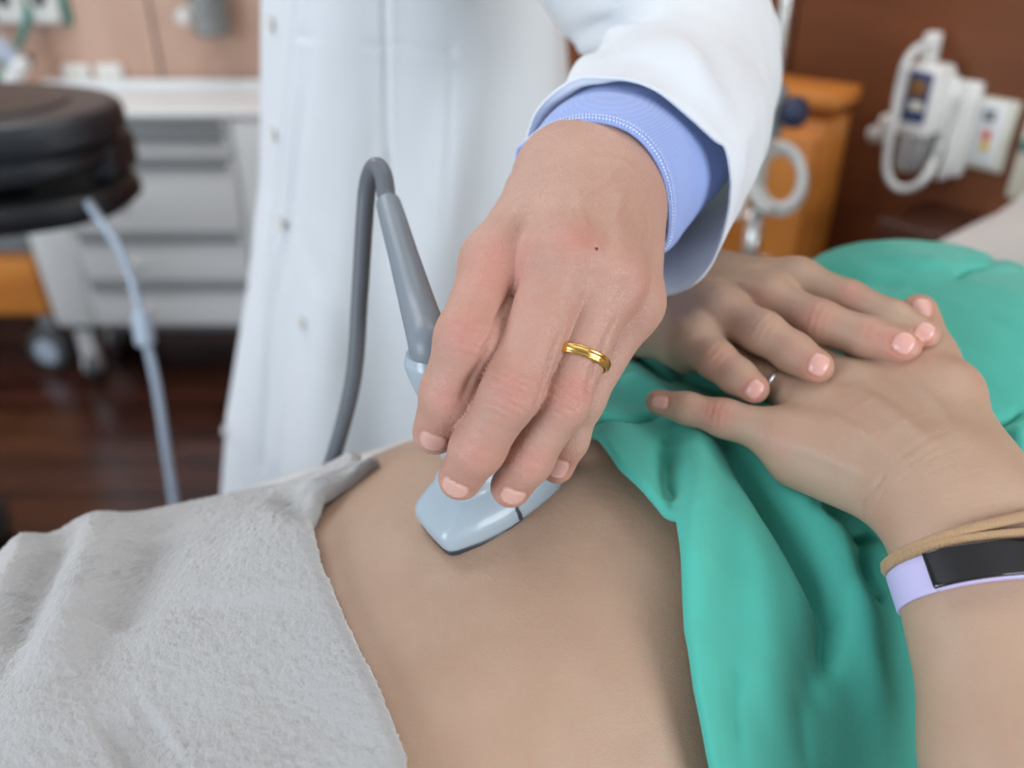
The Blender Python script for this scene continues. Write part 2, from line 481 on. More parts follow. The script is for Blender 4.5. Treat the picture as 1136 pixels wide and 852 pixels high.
def wood_mat(name, c1, c2, rough=0.35, scale=(1.2, 1.2, 9), grain=6, coat=0.2, planks=None, rot=(0, 0, 0)):
    m, nt, b = new_mat(name); L = nt.links.new
    tc = N_(nt, 'ShaderNodeTexCoord'); mp = N_(nt, 'ShaderNodeMapping'); mp.inputs['Scale'].default_value = scale; mp.inputs['Rotation'].default_value = rot
    L(tc.outputs['Object'], mp.inputs['Vector'])
    no = N_(nt, 'ShaderNodeTexNoise'); no.inputs['Scale'].default_value = grain; no.inputs['Detail'].default_value = 7; no.inputs['Distortion'].default_value = 0.6
    L(mp.outputs['Vector'], no.inputs['Vector'])
    cr = N_(nt, 'ShaderNodeValToRGB'); cr.color_ramp.elements[0].position = 0.32; cr.color_ramp.elements[1].position = 0.7
    cr.color_ramp.elements[0].color = (*c1, 1); cr.color_ramp.elements[1].color = (*c2, 1)
    L(no.outputs['Fac'], cr.inputs['Fac']); last = cr.outputs['Color']
    if planks:
        br = N_(nt, 'ShaderNodeTexBrick'); br.inputs['Scale'].default_value = planks[0]
        br.inputs['Color1'].default_value = (1, 1, 1, 1); br.inputs['Color2'].default_value = (.62, .62, .62, 1); br.inputs['Mortar'].default_value = (.25, .2, .2, 1)
        br.inputs['Mortar Size'].default_value = 0.012; br.inputs['Brick Width'].default_value = planks[1]; br.inputs['Row Height'].default_value = planks[2]
        L(tc.outputs['Object'], br.inputs['Vector'])
        mx = N_(nt, 'ShaderNodeMix', data_type='RGBA', blend_type='MULTIPLY'); mx.inputs['Factor'].default_value = 1
        L(last, mx.inputs['A']); L(br.outputs['Color'], mx.inputs['B']); last = mx.outputs['Result']
    L(last, b.inputs['Base Color']); b.inputs['Roughness'].default_value = rough; b.inputs['Coat Weight'].default_value = coat; b.inputs['Coat Roughness'].default_value = 0.25
    return m

def towel_mat():
    m, nt, b = new_mat('white_terry'); L = nt.links.new
    tc = N_(nt, 'ShaderNodeTexCoord')
    vo = N_(nt, 'ShaderNodeTexVoronoi'); vo.inputs['Scale'].default_value = 620; L(tc.outputs['Object'], vo.inputs['Vector'])
    no = N_(nt, 'ShaderNodeTexNoise'); no.inputs['Scale'].default_value = 260; no.inputs['Detail'].default_value = 6; L(tc.outputs['Object'], no.inputs['Vector'])
    ad = N_(nt, 'ShaderNodeMath', operation='SUBTRACT'); L(no.outputs['Fac'], ad.inputs[0]); L(vo.outputs['Distance'], ad.inputs[1])
    bp = N_(nt, 'ShaderNodeBump'); bp.inputs['Strength'].default_value = 0.35; bp.inputs['Distance'].default_value = 0.0015
    L(ad.outputs[0], bp.inputs['Height']); L(bp.outputs['Normal'], b.inputs['Normal'])
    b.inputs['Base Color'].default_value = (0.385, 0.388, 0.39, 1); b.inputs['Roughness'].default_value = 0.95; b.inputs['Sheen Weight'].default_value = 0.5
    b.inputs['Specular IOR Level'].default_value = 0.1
    return m

M = {}
M['skin_doc'] = skin_mat('doctor_skin', (.50, .315, .245), (.54, .18, .15), (.66, .39, .33), (.74, .60, .53), rough=0.42, sss=0.10, bump=0.6)
M['skin_pat'] = skin_mat('patient_skin', (.455, .325, .235), (.58, .22, .165), (.70, .38, .33), (.74, .56, .46), rough=0.48, sss=0.10, bump=0.35)
M['probe'] = mat('probe_plastic', (.36, .44, .50), 0.32, var=0.02, coat=0.3)
M['relief'] = mat('grey_rubber', (.20, .24, .275), 0.38, var=0.03)
M['cable'] = mat('dark_grey_cable', (.135, .15, .17), 0.42, var=0.05)
M['black'] = mat('black_plastic', (.012, .013, .015), 0.35)
M['lens'] = mat('dark_rubber_lens', (.035, .04, .05), 0.4)
M['gold'] = mat('gold', (.83, .55, .16), 0.2, metal=1.0)
M['silver'] = mat('silver', (.75, .76, .78), 0.2, metal=1.0)
M['shirt_blue'] = weave_mat('blue_oxford_cloth', (.29, .40, .78), 5600, 0.8, 0.5, col2=(.52, .62, .92), mixw=0.5, trans=0.05)
M['coat'] = weave_mat('white_coat_cloth', (.84, .875, .91), 1400, 0.75, 0.12, trans=0.25, var=0.015)
M['coat_thread'] = mat('coat_seam', (.66, .70, .76), 0.8)
M['button'] = mat('pearl_button', (.72, .71, .66), 0.3)
M['gown'] = weave_mat('green_cotton', (.085, .49, .395), 1700, 0.8, 0.10, var=0.06, trans=0.08, sheen=0.15)
M['gown_seam'] = mat('green_seam', (.03, .33, .27), 0.8)
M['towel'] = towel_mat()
M['sheet'] = weave_mat('cream_sheet', (.66, .64, .58), 900, 0.85, 0.2)
M['pillow'] = weave_mat('grey_pillow', (.62, .60, .58), 900, 0.85, 0.2)
M['band'] = mat('lilac_band', (.55, .50, .78), 0.45)
M['cord'] = weave_mat('beige_cord', (.42, .27, .15), 4000, 0.7, 0.6, var=0.15)
M['screen'] = mat('dark_glass', (.008, .008, .010), 0.12, coat=0.5)
M['wood_back'] = wood_mat('pale_veneer', (.47, .29, .21), (.56, .37, .28), 0.35, (3, 3, .35), 5, 0.3)
M['wood_head'] = wood_mat('brown_veneer', (.14, .040, .011), (.25, .078, .023), 0.5, (.5, .5, 3), 2.5, 0.08)
M['wood_dark'] = wood_mat('dark_veneer', (.035, .012, .006), (.07, .022, .010), 0.4, (.5, .5, 3), 3, 0.2)
M['wood_orange'] = wood_mat('orange_veneer', (.56, .19, .03), (.70, .27, .045), 0.4, (1, 1, 4), 4, 0.2)
M['floor'] = wood_mat('dark_floorboards', (.035, .012, .009), (.10, .033, .020), 0.22, (1.2, 9, 1), 4, 0.4, planks=(1.0, 1.4, 0.14))
M['cart'] = mat('cart_plastic', (.74, .77, .78), 0.4, var=0.02)
M['cart_grey'] = mat('cart_grey', (.20, .22, .23), 0.5)
M['wheel'] = mat('wheel_rubber', (.08, .085, .09), 0.5)
M['chrome'] = mat('steel', (.80, .81, .80), 0.25, metal=0.9)
M['white'] = mat('white_plastic', (.75, .76, .74), 0.4)
M['tube'] = mat('milky_tube', (.66, .68, .68), 0.35, trans=0.0)
M['ivory'] = mat('ivory_plate', (.62, .60, .50), 0.45)
M['teal'] = mat('teal_plate', (.06, .22, .18), 0.45)
M['navy'] = mat('navy_plastic', (.02, .03, .07), 0.35)
M['bluecap'] = mat('blue_label', (.035, .06, .16), 0.35)
M['amber'] = mat('amber_window', (.22, .11, .03), 0.3)
M['red'] = mat('red_plastic', (.62, .05, .05), 0.4)
M['yellow'] = mat('yellow_plastic', (.70, .48, .05), 0.4)
M['clear'] = mat('clear_jar', (.75, .80, .80), 0.08, trans=0.75)
M['cable_blue'] = mat('pale_blue_cable', (.42, .50, .60), 0.4)
M['ceiling'] = mat('ceiling_paint', (.75, .74, .72), 0.9)
M['hair'] = mat('dark_hair', (.03, .018, .012), 0.5, bump=0.6, bscale=120)
# ------------------------------------------------------------------ the patient's body frame: s towards the head, t towards the viewer's side
NAV = np.array([0.0368, 0.360])
AX = np.array([math.sin(math.radians(60)), math.cos(math.radians(60))])
BX = np.array([AX[1], -AX[0]])
ZB = 0.925

def bw(s, t, z):
    s = np.asarray(s, dtype=float); t = np.asarray(t, dtype=float); z = np.asarray(z, dtype=float)
    s, t, z = np.broadcast_arrays(s, t, z)
    return np.stack([NAV[0] + s * AX[0] + t * BX[0], NAV[1] + s * AX[1] + t * BX[1], z], -1)

def wb(p):
    d = np.asarray(p)[..., :2] - NAV
    return d @ AX, d @ BX

def ztop(s):
    return np.interp(s, [-.9, -.45, -.3, -.2, -.13, -.06, 0, .07, .14, .2, .27, .34, .42, .5], [1.0, 1.02, 1.045, 1.062, 1.076, 1.092, 1.101, 1.106, 1.110, 1.123, 1.131, 1.122, 1.092, 1.05])
def wid(s):
    return np.interp(s, [-.9, -.3, -.13, 0, .1, .2, .3, .42, .5], [.17, .185, .185, .168, .162, .168, .178, .19, .15])

def Zs(s, t, p=2.35, extra=0.0, top=0.0):
    w = wid(s) + extra
    q = np.clip(1 - np.abs(t / w) ** p, 0, 1)
    z = ZB + (ztop(s) + top - ZB) * q ** (1 / 2.0)
    z = z - 0.0065 * np.exp(-((s - 0.002) ** 2 + (t + 0.006) ** 2) / 0.010 ** 2)      # navel
    z = z + 0.012 * np.exp(-((s - 0.28) / .07) ** 2) * np.exp(-((np.abs(t) - .085) / .06) ** 2)
    return z

def surf_hit(px, py, fn):
    r = ray(px, py); prev = None
    for d in np.linspace(0.2, 1.2, 600):
        p = CAM + r * d; s, t = wb(p)
        g = p[2] - fn(s, t)
        if g < 0:
            lo, hi = d - 1 / 600, d
            for _ in range(20):
                m = (lo + hi) / 2; q = CAM + r * m; s, t = wb(q)
                if q[2] - fn(s, t) > 0: lo = m
                else: hi = m
            return CAM + r * hi
    return CAM + r * 0.6

patient = empty('person', (NAV[0], NAV[1], 0.93))
tag(patient, 'patient in green scrub top lying back with bare belly and folded hands', 'person')

# ---- torso, neck and legs
def closed_section(s, w, zt, n, p=2.35, zb=ZB - 0.005):
    a = np.arange(n) * 2 * PI / n
    c, sn = np.cos(a), np.sin(a)
    t = w * np.sign(c) * np.abs(c) ** (2 / p)
    return t, sn
TS = np.concatenate([np.linspace(-.42, -.16, 30)[:-1], np.linspace(-.16, .08, 110)[:-1], np.linspace(.08, .5, 60)])
NT = 220
rows = []
for s in TS:
    a = np.arange(NT) * 2 * PI / NT; c, sn = np.cos(a), np.sin(a)
    w = float(wid(s))
    t = w * np.sign(c) * np.abs(c) ** 0.9
    hide = .026 * np.clip((s - .035) / .03, 0, 1) + .014 * np.clip((-.165 - s) / .03, 0, 1)
    z = np.where(sn >= 0, np.maximum(Zs(s, t) - hide, ZB), ZB - 0.008 * np.abs(sn) ** 0.5)
    rows.append(bw(s, t, z))
tv = np.concatenate(rows)
tf = grid_faces(len(TS), NT, wrap_v=True)
# soft belly forms
ss, tt = wb(tv)
dz = 0.0022 * vnoise(tv, 16) * (tv[:, 2] > ZB + .02)
tv[:, 2] += dz
def cap_fan(V, F, start, n, flip):
    c = V[start:start + n].mean(0); V = np.concatenate([V, [c]]); k = len(V) - 1
    j = np.arange(n); j2 = (j + 1) % n
    q = np.stack([np.full(n, k), start + j, start + j2, start + j2], 1)
    return V, q
torso_parts = [(tv, tf)]

def limb(points, radii, n=24, m=60, flat=1.0):
    pts = catmull(points, m); rr = np.interp(np.linspace(0, len(points) - 1, m), np.arange(len(points)), radii)
    tan = np.gradient(pts, axis=0); tan /= np.linalg.norm(tan, axis=1)[:, None]
    u = np.cross(tan[0], [0, 0, 1.0]); u /= np.linalg.norm(u)
    a = np.arange(n) * 2 * PI / n; V = []
    for k in range(m):
        u = u - tan[k] * (u @ tan[k]); u /= np.linalg.norm(u); w = np.cross(tan[k], u)
        V.append(pts[k] + rr[k] * (np.cos(a)[:, None] * u + np.sin(a)[:, None] * w * flat))
    return np.concatenate(V), grid_faces(m, n, wrap_v=True)[:, ::-1]

# legs under the towel
for sg in (-1, 1):
    L = [bw(-.36, sg * .09, .975), bw(-.5, sg * .095, .97), bw(-.72, sg * .10, .97), bw(-.95, sg * .10, .98), bw(-1.12, sg * .10, .975), bw(-1.15, sg * .11, 1.06)]
    torso_parts.append(limb(L, [.06, .06, .055, .050, .036, .026]))
# neck and head beyond the right of the view
torso_parts.append(limb([bw(.44, 0, 1.03), bw(.52, 0, 1.05), bw(.60, 0, 1.085)], [.075, .056, .056]))

# ---- far (right) arm and hand: forearm behind the doctor's hand, fingers on top
def prim(a, b, ra, rb): return (a, b, ra, rb)
def chain(pts, rad): return [(pts[i], pts[i + 1], rad[i], rad[i + 1]) for i in range(len(pts) - 1)]

# left (near) hand
LW = P(1070, 566, .366); LF = P(1166, 852, .325); LE = np.array([.245, .075, 1.02])
lm = {'li': P(872, 484, .409), 'ri': P(905, 452, .420), 'mi': P(945, 432, .428), 'in': P(995, 418, .430)}
h = 0.0010
allp = [LW, P(1160, 700, .33), LF, P(720, 445, .43), P(1020, 325, .45), P(1136, 470, .42), P(860, 400, .46)]
lo = np.min(allp, 0) - .045; hi = np.max(allp, 0) + .045
V1 = Vol(lo, hi, h)
side = np.array([1.0, 0.12, 0.0]); side /= np.linalg.norm(side)
drop = np.array([0, .25, -1.0]) * 1.0
def off(p, dx=0, dz=0): return p + side * dx + np.array([0, 0, dz])
fore = [prim(off(LW, -.0135), off(LF, -.016), .0205, .026), prim(off(LW, .0135), off(LF, .016), .0205, .026),
        prim(off(LF, -.016), LE, .026, .036), prim(off(LF, .016), LE, .026, .036)]
V1.group(fore, .02, .0, False)
cmc = {'li': off(LW, -.018, .002) + np.array([0, .022, .002]), 'ri': off(LW, -.010, .003) + np.array([0, .024, .003]), 'mi': off(LW, .003, .003) + np.array([0, .024, .003]), 'in': off(LW, .012, .002) + np.array([0, .024, .002])}
pal = []
for k, rr in (('li', .0118), ('ri', .0125), ('mi', .0128), ('in', .0125)):
    pal.append(prim(cmc[k], lm[k], .0148 if k == 'li' else .0162, rr))
pal.append(prim(off(cmc['li'], -.004, -.010), lm['li'] + np.array([.004, -.006, -.012]), .0145, .010))      # little-finger side pad
pal.append(prim(off(cmc['mi'], 0, -.012), lm['mi'] + np.array([0, -.004, -.012]), .016, .012))
V1.group(pal, .016, .018)
thc = off(LW, .015, -.004) + np.array([.002, .016, 0])
thumb = [thc, P(1053, 437, .412), P(1035, 398, .430), P(1019, 347, .446)]
V1.group(chain(thumb, [.0160, .0126, .0104, .0094]), .008, .014)
V1.group([prim(thumb[1], lm['in'], .011, .010)], .006, .012)           # web
lfing = {
    'li': ([lm['li'], P(804, 464, .418), P(762, 453, .424), P(730, 446, .430)], [.0112, .0088, .0074, .0062]),
    'ri': ([lm['ri'], P(846, 420, .438), P(815, 398, .448), P(795, 385, .455)], [.0108, .0085, .0075, .0066]),
    'mi': ([lm['mi'], P(880, 385, .452), P(850, 360, .466), P(830, 345, .474)], [.0112, .009, .008, .007]),
    'in': ([lm['in'], P(950, 375, .455), P(920, 350, .468), P(900, 335, .476)], [.0110, .009, .008, .007]),
}
VT = V1.twin()
for k, (pt, rd) in lfing.items():
    VT.group(chain(pt, rd), .004, .0012)
V1.merge(VT, .008)
Vv, Ff = V1.mesh(); Vv = laplace(Vv, Ff, 2)
LH = Surf(Vv, Ff)
for px, py, R, a in ((790, 460, .010, .5), (860, 490, .010, .3), (1010, 400, .012, .35), (1015, 345, .008, .9), (735, 446, .007, .5), (930, 460, .02, .15), (975, 575, .012, .3)):
    LH.blotch((px, py), R, 0, a)
for px, py, R, a in ((1090, 420, .015, .2),): LH.blotch((px, py), R, 0, a)
LH.knuckle((796, 459), (-.97, -.2), .0075, 5, .0003)
LH.line([(960, 580), (955, 560), (975, 535), (1010, 500), (1050, 478)], -.0010, .0012)
LH.line([(967, 570), (978, 548), (1010, 515), (1040, 495)], -.0006, .0008)
LH.line([(975, 560), (1000, 532), (1035, 508), (1070, 495)], -.0005, .0007)
for q in ((1000, 545, 1075, 510), (1010, 560, 1090, 522), (1000, 575, 1110, 540), (1030, 585, 1125, 556)):
    LH.line([(q[0], q[1]), ((q[0] + q[2]) / 2, (q[1] + q[3]) / 2 - 6), (q[2], q[3])], -.00040, .0007)
LH.line([(870, 488), (915, 505), (965, 530)], .0011, .0038)
LH.line([(905, 455), (960, 485), (1000, 515)], .0012, .0038)
LH.line([(950, 430), (1000, 465), (1040, 500)], .0013, .0038)
LH.line([(1003, 412), (1040, 450), (1070, 490)], .0012, .0038)
LH.line([(925, 470), (975, 440), (1010, 462)], .0003, .0022); LH.line([(960, 520), (985, 480), (1030, 455)], .0003, .002)
for k in range(4): LH.line([(846 + 7 * k, 470 - k), (848 + 7 * k, 482), (842 + 7 * k, 495)], -.00025, .0006)
LH.nail((1023, 342), (.15, -1), .0125, .0095)
LH.nail((732, 446), (-1, -.15), .008, .0065)
a1 = LH.done()

# right (far, upper) hand
RW = P(736, 334, .512); RE = P(560, 395, .70)
rm = {'li': P(768, 374, .447), 'ri': P(797, 345, .452), 'mi': P(852, 333, .462), 'in': P(884, 312, .474)}
allp = [RW, RE, P(1040, 380, .42), P(840, 440, .40), P(700, 300, .55)]
V2 = Vol(np.min(allp, 0) - .04, np.max(allp, 0) + .04, h)
f2 = RE - RW; f2 /= np.linalg.norm(f2)
sd = np.array([.35, .55, .35]); sd -= f2 * (sd @ f2); sd /= np.linalg.norm(sd)
V2.group([prim(RW + sd * .012, RE + sd * .012, .0195, .032), prim(RW - sd * .012, RE - sd * .012, .0195, .032)], .02, 0)
rc = {'li': P(728, 345, .488), 'ri': P(738, 330, .492), 'mi': P(760, 318, .496), 'in': P(785, 310, .500)}
pal = []
for k, rr in (('li', .0115), ('ri', .0120), ('mi', .0120), ('in', .0115)):
    pal.append(prim(rc[k], rm[k], .0155, rr))
dn = np.array([0, .004, -.012])
pal.append(prim(rc['li'] + dn, rm['li'] + dn, .015, .010)); pal.append(prim(rc['in'] + dn, rm['in'] + dn, .015, .010)); pal.append(prim(rc['mi'] + dn, rm['mi'] + dn, .014, .010))
V2.group(pal, .014, .018)
rth = [P(800, 306, .515), P(880, 318, .500), P(930, 345, .487), P(965, 362, .478)]
V2.group(chain(rth, [.015, .012, .0095, .0085]), .006, .010)
rfing = {
    'li': ([rm['li'], P(794, 399, .432), P(818, 418, .424), P(836, 431, .418)], [.0112, .0095, .0086, .0074]),
    'ri': ([rm['ri'], P(846, 369, .432), P(880, 391, .424), P(905, 407, .416)], [.0118, .0104, .0094, .0084]),
    'mi': ([rm['mi'], P(908, 357, .440), P(960, 374, .430), P(1000, 385, .420)], [.0120, .0108, .0100, .0092]),
    'in': ([rm['in'], P(940, 333, .452), P(990, 354, .434), P(1024, 371, .424)], [.0116, .0100, .0090, .0080]),
}
VT = V2.twin()
for k in ('in', 'ri', 'mi', 'li'):
    pt, rd = rfing[k]
    VT.group(chain(pt, rd), .004, .0012)
V2.merge(VT, .008)
Vv, Ff = V2.mesh(); Vv = laplace(Vv, Ff, 2)
RH = Surf(Vv, Ff)
RH.knuckle((905, 352), (.97, .25), .0085, 5, .00035); RH.knuckle((940, 326), (.93, .35), .0075, 5, .0003)
RH.knuckle((845, 362), (.85, .5), .0085, 5, .0003); RH.knuckle((797, 394), (.75, .65), .0075, 4, .0003)
RH.knuckle((962, 368), (.97, .25), .0065, 3, .0003)
for px, py, R, a in ((975, 372, .010, .55), (1000, 385, .007, 1.0), (905, 408, .007, 1.0), (838, 432, .0065, 1.0), (1026, 374, .007, .9), (880, 385, .009, .35), (905, 350, .01, .45), (945, 325, .009, .4), (852, 335, .012, .25), (810, 335, .012, .15), (800, 395, .009, .35)):
    RH.blotch((px, py), R, 0, a * .8)
RH.line([(765, 372), (745, 350), (730, 330)], .0013, .0038); RH.line([(795, 342), (765, 325), (745, 318)], .0013, .0038)
RH.line([(852, 328), (815, 312), (785, 306)], .0014, .0038); RH.line([(885, 305), (850, 295), (820, 293)], .0012, .0038)
for p in ((770, 370), (797, 338), (852, 325), (884, 303)):
    c = RH.hit(*p)[0]; m = RH.near([c], .03); RH.D[m] += .0012 * np.exp(-(np.linalg.norm(RH.V[m] - c, axis=1) / .008) ** 2)
RH.nail((1003, 380), (.55, -.85), .0105, .0095); RH.nail((909, 404), (.45, -.9), .0105, .0095); RH.nail((837, 433), (.5, -.6), .009, .008); RH.nail((1026, 368), (.6, -.8), .009, .008)
a2 = RH.done()

# upper arms join the shoulders
sh_n = bw(.37, .15, 1.0); sh_f = bw(.37, -.15, .985)
torso_parts.append(limb([LE, (LE + sh_n) / 2 + np.array([.03, -.02, -.02]), sh_n], [.037, .043, .058]))
torso_parts.append(limb([RE, (RE + sh_f) / 2 + np.array([-.02, .02, -.03]), sh_f], [.036, .040, .046]))

Vall, Fall, Call = [], [], []; o_ = 0
for (v, f) in torso_parts:
    Vall.append(v); Fall.append(f + o_); Call.append(np.zeros((len(v), 3))); o_ += len(v)
for (v, f, c) in (a1, a2):
    Vall.append(v); Fall.append(f + o_); Call.append(c); o_ += len(v)
# the skin reddens a little where it folds at the navel
c0 = Call[0]; ss, tt = wb(Vall[0]); c0[:, 0] = 0.3 * np.exp(-((ss - .002) ** 2 + (tt + .006) ** 2) / .007 ** 2)
body = mesh_np('body', np.concatenate(Vall), np.concatenate(Fall), M['skin_pat'], patient)
set_color(body, np.concatenate(Call))

# head: beyond the right edge, resting on the pillow
hv = Vol(bw(.68, 0, 1.12) - .24, bw(.68, 0, 1.12) + .24, .004)
hc = bw(.70, 0, 1.12)
hv.group([prim(bw(.635, 0, 1.135), bw(.75, 0, 1.12), .048, .083), prim(bw(.615, 0, 1.155), bw(.66, 0, 1.165), .024, .040), prim(bw(.66, 0, 1.215), bw(.69, 0, 1.205), .010, .012),
          prim(bw(.56, 0, 1.06), bw(.66, 0, 1.09), .054, .056), prim(bw(.63, 0, 1.205), bw(.635, 0, 1.206), .014, .014)], .02, 0)
for sg in (-1, 1):
    hv.group([prim(bw(.69, sg * .080, 1.11), bw(.72, sg * .083, 1.11), .012, .016)], .01, .008)
    hv.group([prim(bw(.71, sg * .030, 1.215), bw(.711, sg * .031, 1.215), .012, .012)], .01, .008, True)
v, f = hv.mesh(); v = laplace(v, f, 2)
me_o = mesh_np('head_part', v, f, M['skin_pat']); set_color(me_o, np.zeros((len(v), 3)))
bmj = bmesh.new(); bmj.from_mesh(body.data)
me_o.data.transform(Matrix.Identity(4)); bmj.from_mesh(me_o.data); bmj.to_mesh(body.data); bmj.free()
bpy.data.objects.remove(me_o)
body.data.polygons.foreach_set('use_smooth', [True] * len(body.data.polygons))
hr = Vol(bw(.74, 0, 1.1) - .26, bw(.74, 0, 1.1) + .26, .005)
hr.group([prim(bw(.765, 0, 1.095), bw(.785, 0, 1.110), .090, .088)], .02, 0)
for sg in (-1, 1): hr.group([prim(bw(.74, sg * .06, 1.06), bw(.62, sg * .09, 1.02), .04, .025)], .01, .02)
v, f = hr.mesh(); v = laplace(v, f, 2); v += vnormals(v, f) * (0.004 * vnoise(v, 90))[:, None]
mesh_np('hair', v, f, M['hair'], patient)

# ---- green top
def base_g(s, t): return Zs(s, t, 2.35, .006, .006)
hem_pix = [(640, 478), (652, 497), (690, 535), (722, 568), (752, 602), (757, 650), (762, 720), (772, 780), (786, 852)]
hem = [surf_hit(x, y, base_g) for x, y in hem_pix]
hs, ht = wb(np.array(hem)); order = np.argsort(ht); hs, ht = hs[order], ht[order]
def s_hem(t):
    return np.interp(t, np.concatenate([[-.3, ht[0] - .06], ht, [ht[-1] + .05, .32]]), np.concatenate([[hs[0] + .02, hs[0] + .015], hs, [hs[-1] - .01, hs[-1] - .02]]))
gf = []   # folds: (polyline in s,t), height, width
def gfold(pix, amp, w):
    q = np.array([surf_hit(x, y, base_g) for x, y in pix]); s, t = wb(q)
    gf.append((np.stack([s, t, np.zeros(len(s))], 1), amp, w))
gfold([(650, 492), (690, 480), (738, 468)], -.003, .003)
gfold([(742, 500), (738, 540), (745, 585)], -.005, .006)
gfold([(735, 468), (770, 490), (775, 560), (765, 640), (775, 740)], .005, .011)
gfold([(800, 485), (828, 518), (862, 572), (895, 625), (917, 668), (912, 715), (895, 750)], -.011, .0085)
gfold([(862, 520), (915, 585), (955, 650), (965, 740), (985, 852)], .005, .012)
gfold([(800, 560), (840, 640), (850, 740), (845, 852)], .004, .014)
gfold([(905, 572), (940, 582), (975, 590)], -.006, .005)
gfold([(950, 590), (958, 640), (975, 680)], -.006, .006)
gfold([(810, 740), (806, 800), (815, 852)], -.0025, .005)
gfold([(880, 770), (890, 852)], -.002, .006)
gfold([(700, 395), (728, 408), (748, 425)], -.004, .005)
gfold([(690, 420), (730, 440), (780, 480)], .003, .007)
gfold([(690, 375), (760, 415), (830, 450)], -.004, .008)
gfold([(1060, 312), (1075, 302), (1100, 300)], -.002, .003)
gfold([(900, 300), (950, 312), (1010, 322)], -.002, .008)
gfold([(950, 290), (1020, 296), (1090, 300), (1136, 302)], .0015, .010)
gfold([(1060, 290), (1100, 292), (1136, 296)], -.0016, .006)
gfold([(1105, 475), (1136, 455)], -.003, .0025)
gfold([(1120, 500), (1136, 490)], .004, .006)
nu, nv = 300, 330
uu = np.linspace(0, 1, nu) ** 1.15
vv = np.linspace(-1, 1, nv)
T = np.sign(vv) * (np.abs(vv)) ** 1.0 * .235
S = np.zeros((nu, nv)); 
for j in range(nv):
    s0 = s_hem(T[j]); S[:, j] = s0 + uu * (0.50 - s0)
TT = np.tile(T, (nu, 1))
base = base_g(S, TT)
W = wid(S) + .006
Z = base.copy()
# beyond the flank the cloth hangs to the mattress
out = np.abs(TT) / W
Z = np.where(out > 0.97, np.maximum(.945, Z), Z)
Q = np.stack([S.ravel(), TT.ravel(), np.zeros(S.size)], 1)
D = np.zeros(len(Q))
for pl, amp, w in gf:
    d, Tt = poly_dist(Q, pl)
    D += 1.85 * amp * np.exp(-(d / (w * .82)) ** 2) * np.clip(np.sin(PI * np.clip(Tt, .06, .94)) * 1.6, 0, 1)
far_ = np.clip((Q[:, 1] + .16) / .10, .25, 1)
D += .0007 * vnoise(Q * np.array([1, .35, 1]) + 7, 130) + .0022 * vnoise(Q + 3, 22) + .0012 * vnoise(Q + 9, 55) * (Q[:, 0] < .16)
lift = .0045 + .0105 * np.exp(-((S - s_hem(TT)) / .025) ** 2)
Z = Z + (D * far_).reshape(S.shape) + lift - .004
GV = bw(S, TT, Z).reshape(-1, 3)
GF = grid_faces(nu, nv)
# turn the hem under
hemrow = GV[:nv].copy()
under = []
for k, (ds, dzz) in enumerate([(-.0012, -.0010), (-.0014, -.0022), (.0002, -.0034), (.004, -.0040), (.010, -.0042)]):
    r_ = hemrow.copy(); r_[:, :2] += AX * ds; r_[:, 2] += dzz; under.append(r_)
GV = np.concatenate(under[::-1] + [GV]); GF = grid_faces(nu + 5, nv)

# the cloth lies beneath the hands: push it down where a hand or arm rests
hand_bvh = BVHTree.FromPolygons([tuple(v) for v in np.concatenate([a1[0], a2[0]]).astype(float)], [tuple(int(i) for i in f) for f in np.concatenate([a1[1], a2[1] + len(a1[0])])])
def press(VV, gap):
    for i in range(len(VV)):
        p = VV[i]
        h1 = hand_bvh.ray_cast(Vector((p[0], p[1], .9)), Vector((0, 0, 1)), .4)
        if h1[0] is not None and h1[0][2] - gap < p[2]:
            VV[i, 2] = h1[0][2] - gap
    return VV
GVp = press(GV.copy(), .0015)
dd = (GVp[:, 2] - GV[:, 2]).reshape(nu + 5, nv)
# spread the dent outwards softly
sm = dd.copy()
for _ in range(6):
    pz = np.pad(sm, 1, mode='edge'); av = (pz[:-2, 1:-1] + pz[2:, 1:-1] + pz[1:-1, :-2] + pz[1:-1, 2:]) / 4
    sm = np.minimum(av, dd)
GV[:, 2] += sm.ravel()
print('dent', dd.min())
gown = mesh_np('scrub_top', GV, GF[:, ::-1], M['gown'], patient)
so = gown.modifiers.new('thick', 'SOLIDIFY'); so.thickness = .0012; so.offset = -1

for sg_, el_, sh_ in ((1, LE, sh_n), (-1, RE, sh_f)):
    md_ = (el_ + sh_) / 2 + (np.array([.03, -.02, -.02]) if sg_ > 0 else np.array([-.02, .02, -.03]))
    v_, f_ = limb([md_ * .85 + sh_ * .15, sh_ * .6 + md_ * .4, sh_ + np.array([0, 0, .0])], [.058, .062, .070] if sg_ > 0 else [.048, .050, .052])
    sv = mesh_np('sleeve', v_ + .002 * vnoise(v_, 30)[:, None], f_, M['gown'], gown); m_ = sv.modifiers.new('thick', 'SOLIDIFY'); m_.thickness = .0015

def on_gown(px, py):
    gb = BVHTree.FromPolygons([tuple(v) for v in GV.astype(float)], [tuple(int(i) for i in f) for f in GF])
    r = ray(px, py); r = r / np.linalg.norm(r); q = gb.ray_cast(Vector(CAM), Vector(r))
    return np.array(q[0]) if q[0] is not None else surf_hit(px, py, base_g)
GB = BVHTree.FromPolygons([tuple(v) for v in GV.astype(float)], [tuple(int(i) for i in f) for f in GF])
# seam below the breast
q = []
for x, y in ((1100, 478), (1112, 471), (1124, 463), (1140, 452)):
    r = ray(x, y); r /= np.linalg.norm(r); hh = GB.ray_cast(Vector(CAM), Vector(r)); 
    if hh[0] is not None: q.append(np.array(hh[0]) + [0, 0, .0004])
if len(q) > 1: tube('seam', q, .0006, M['gown_seam'], gown, n=6)

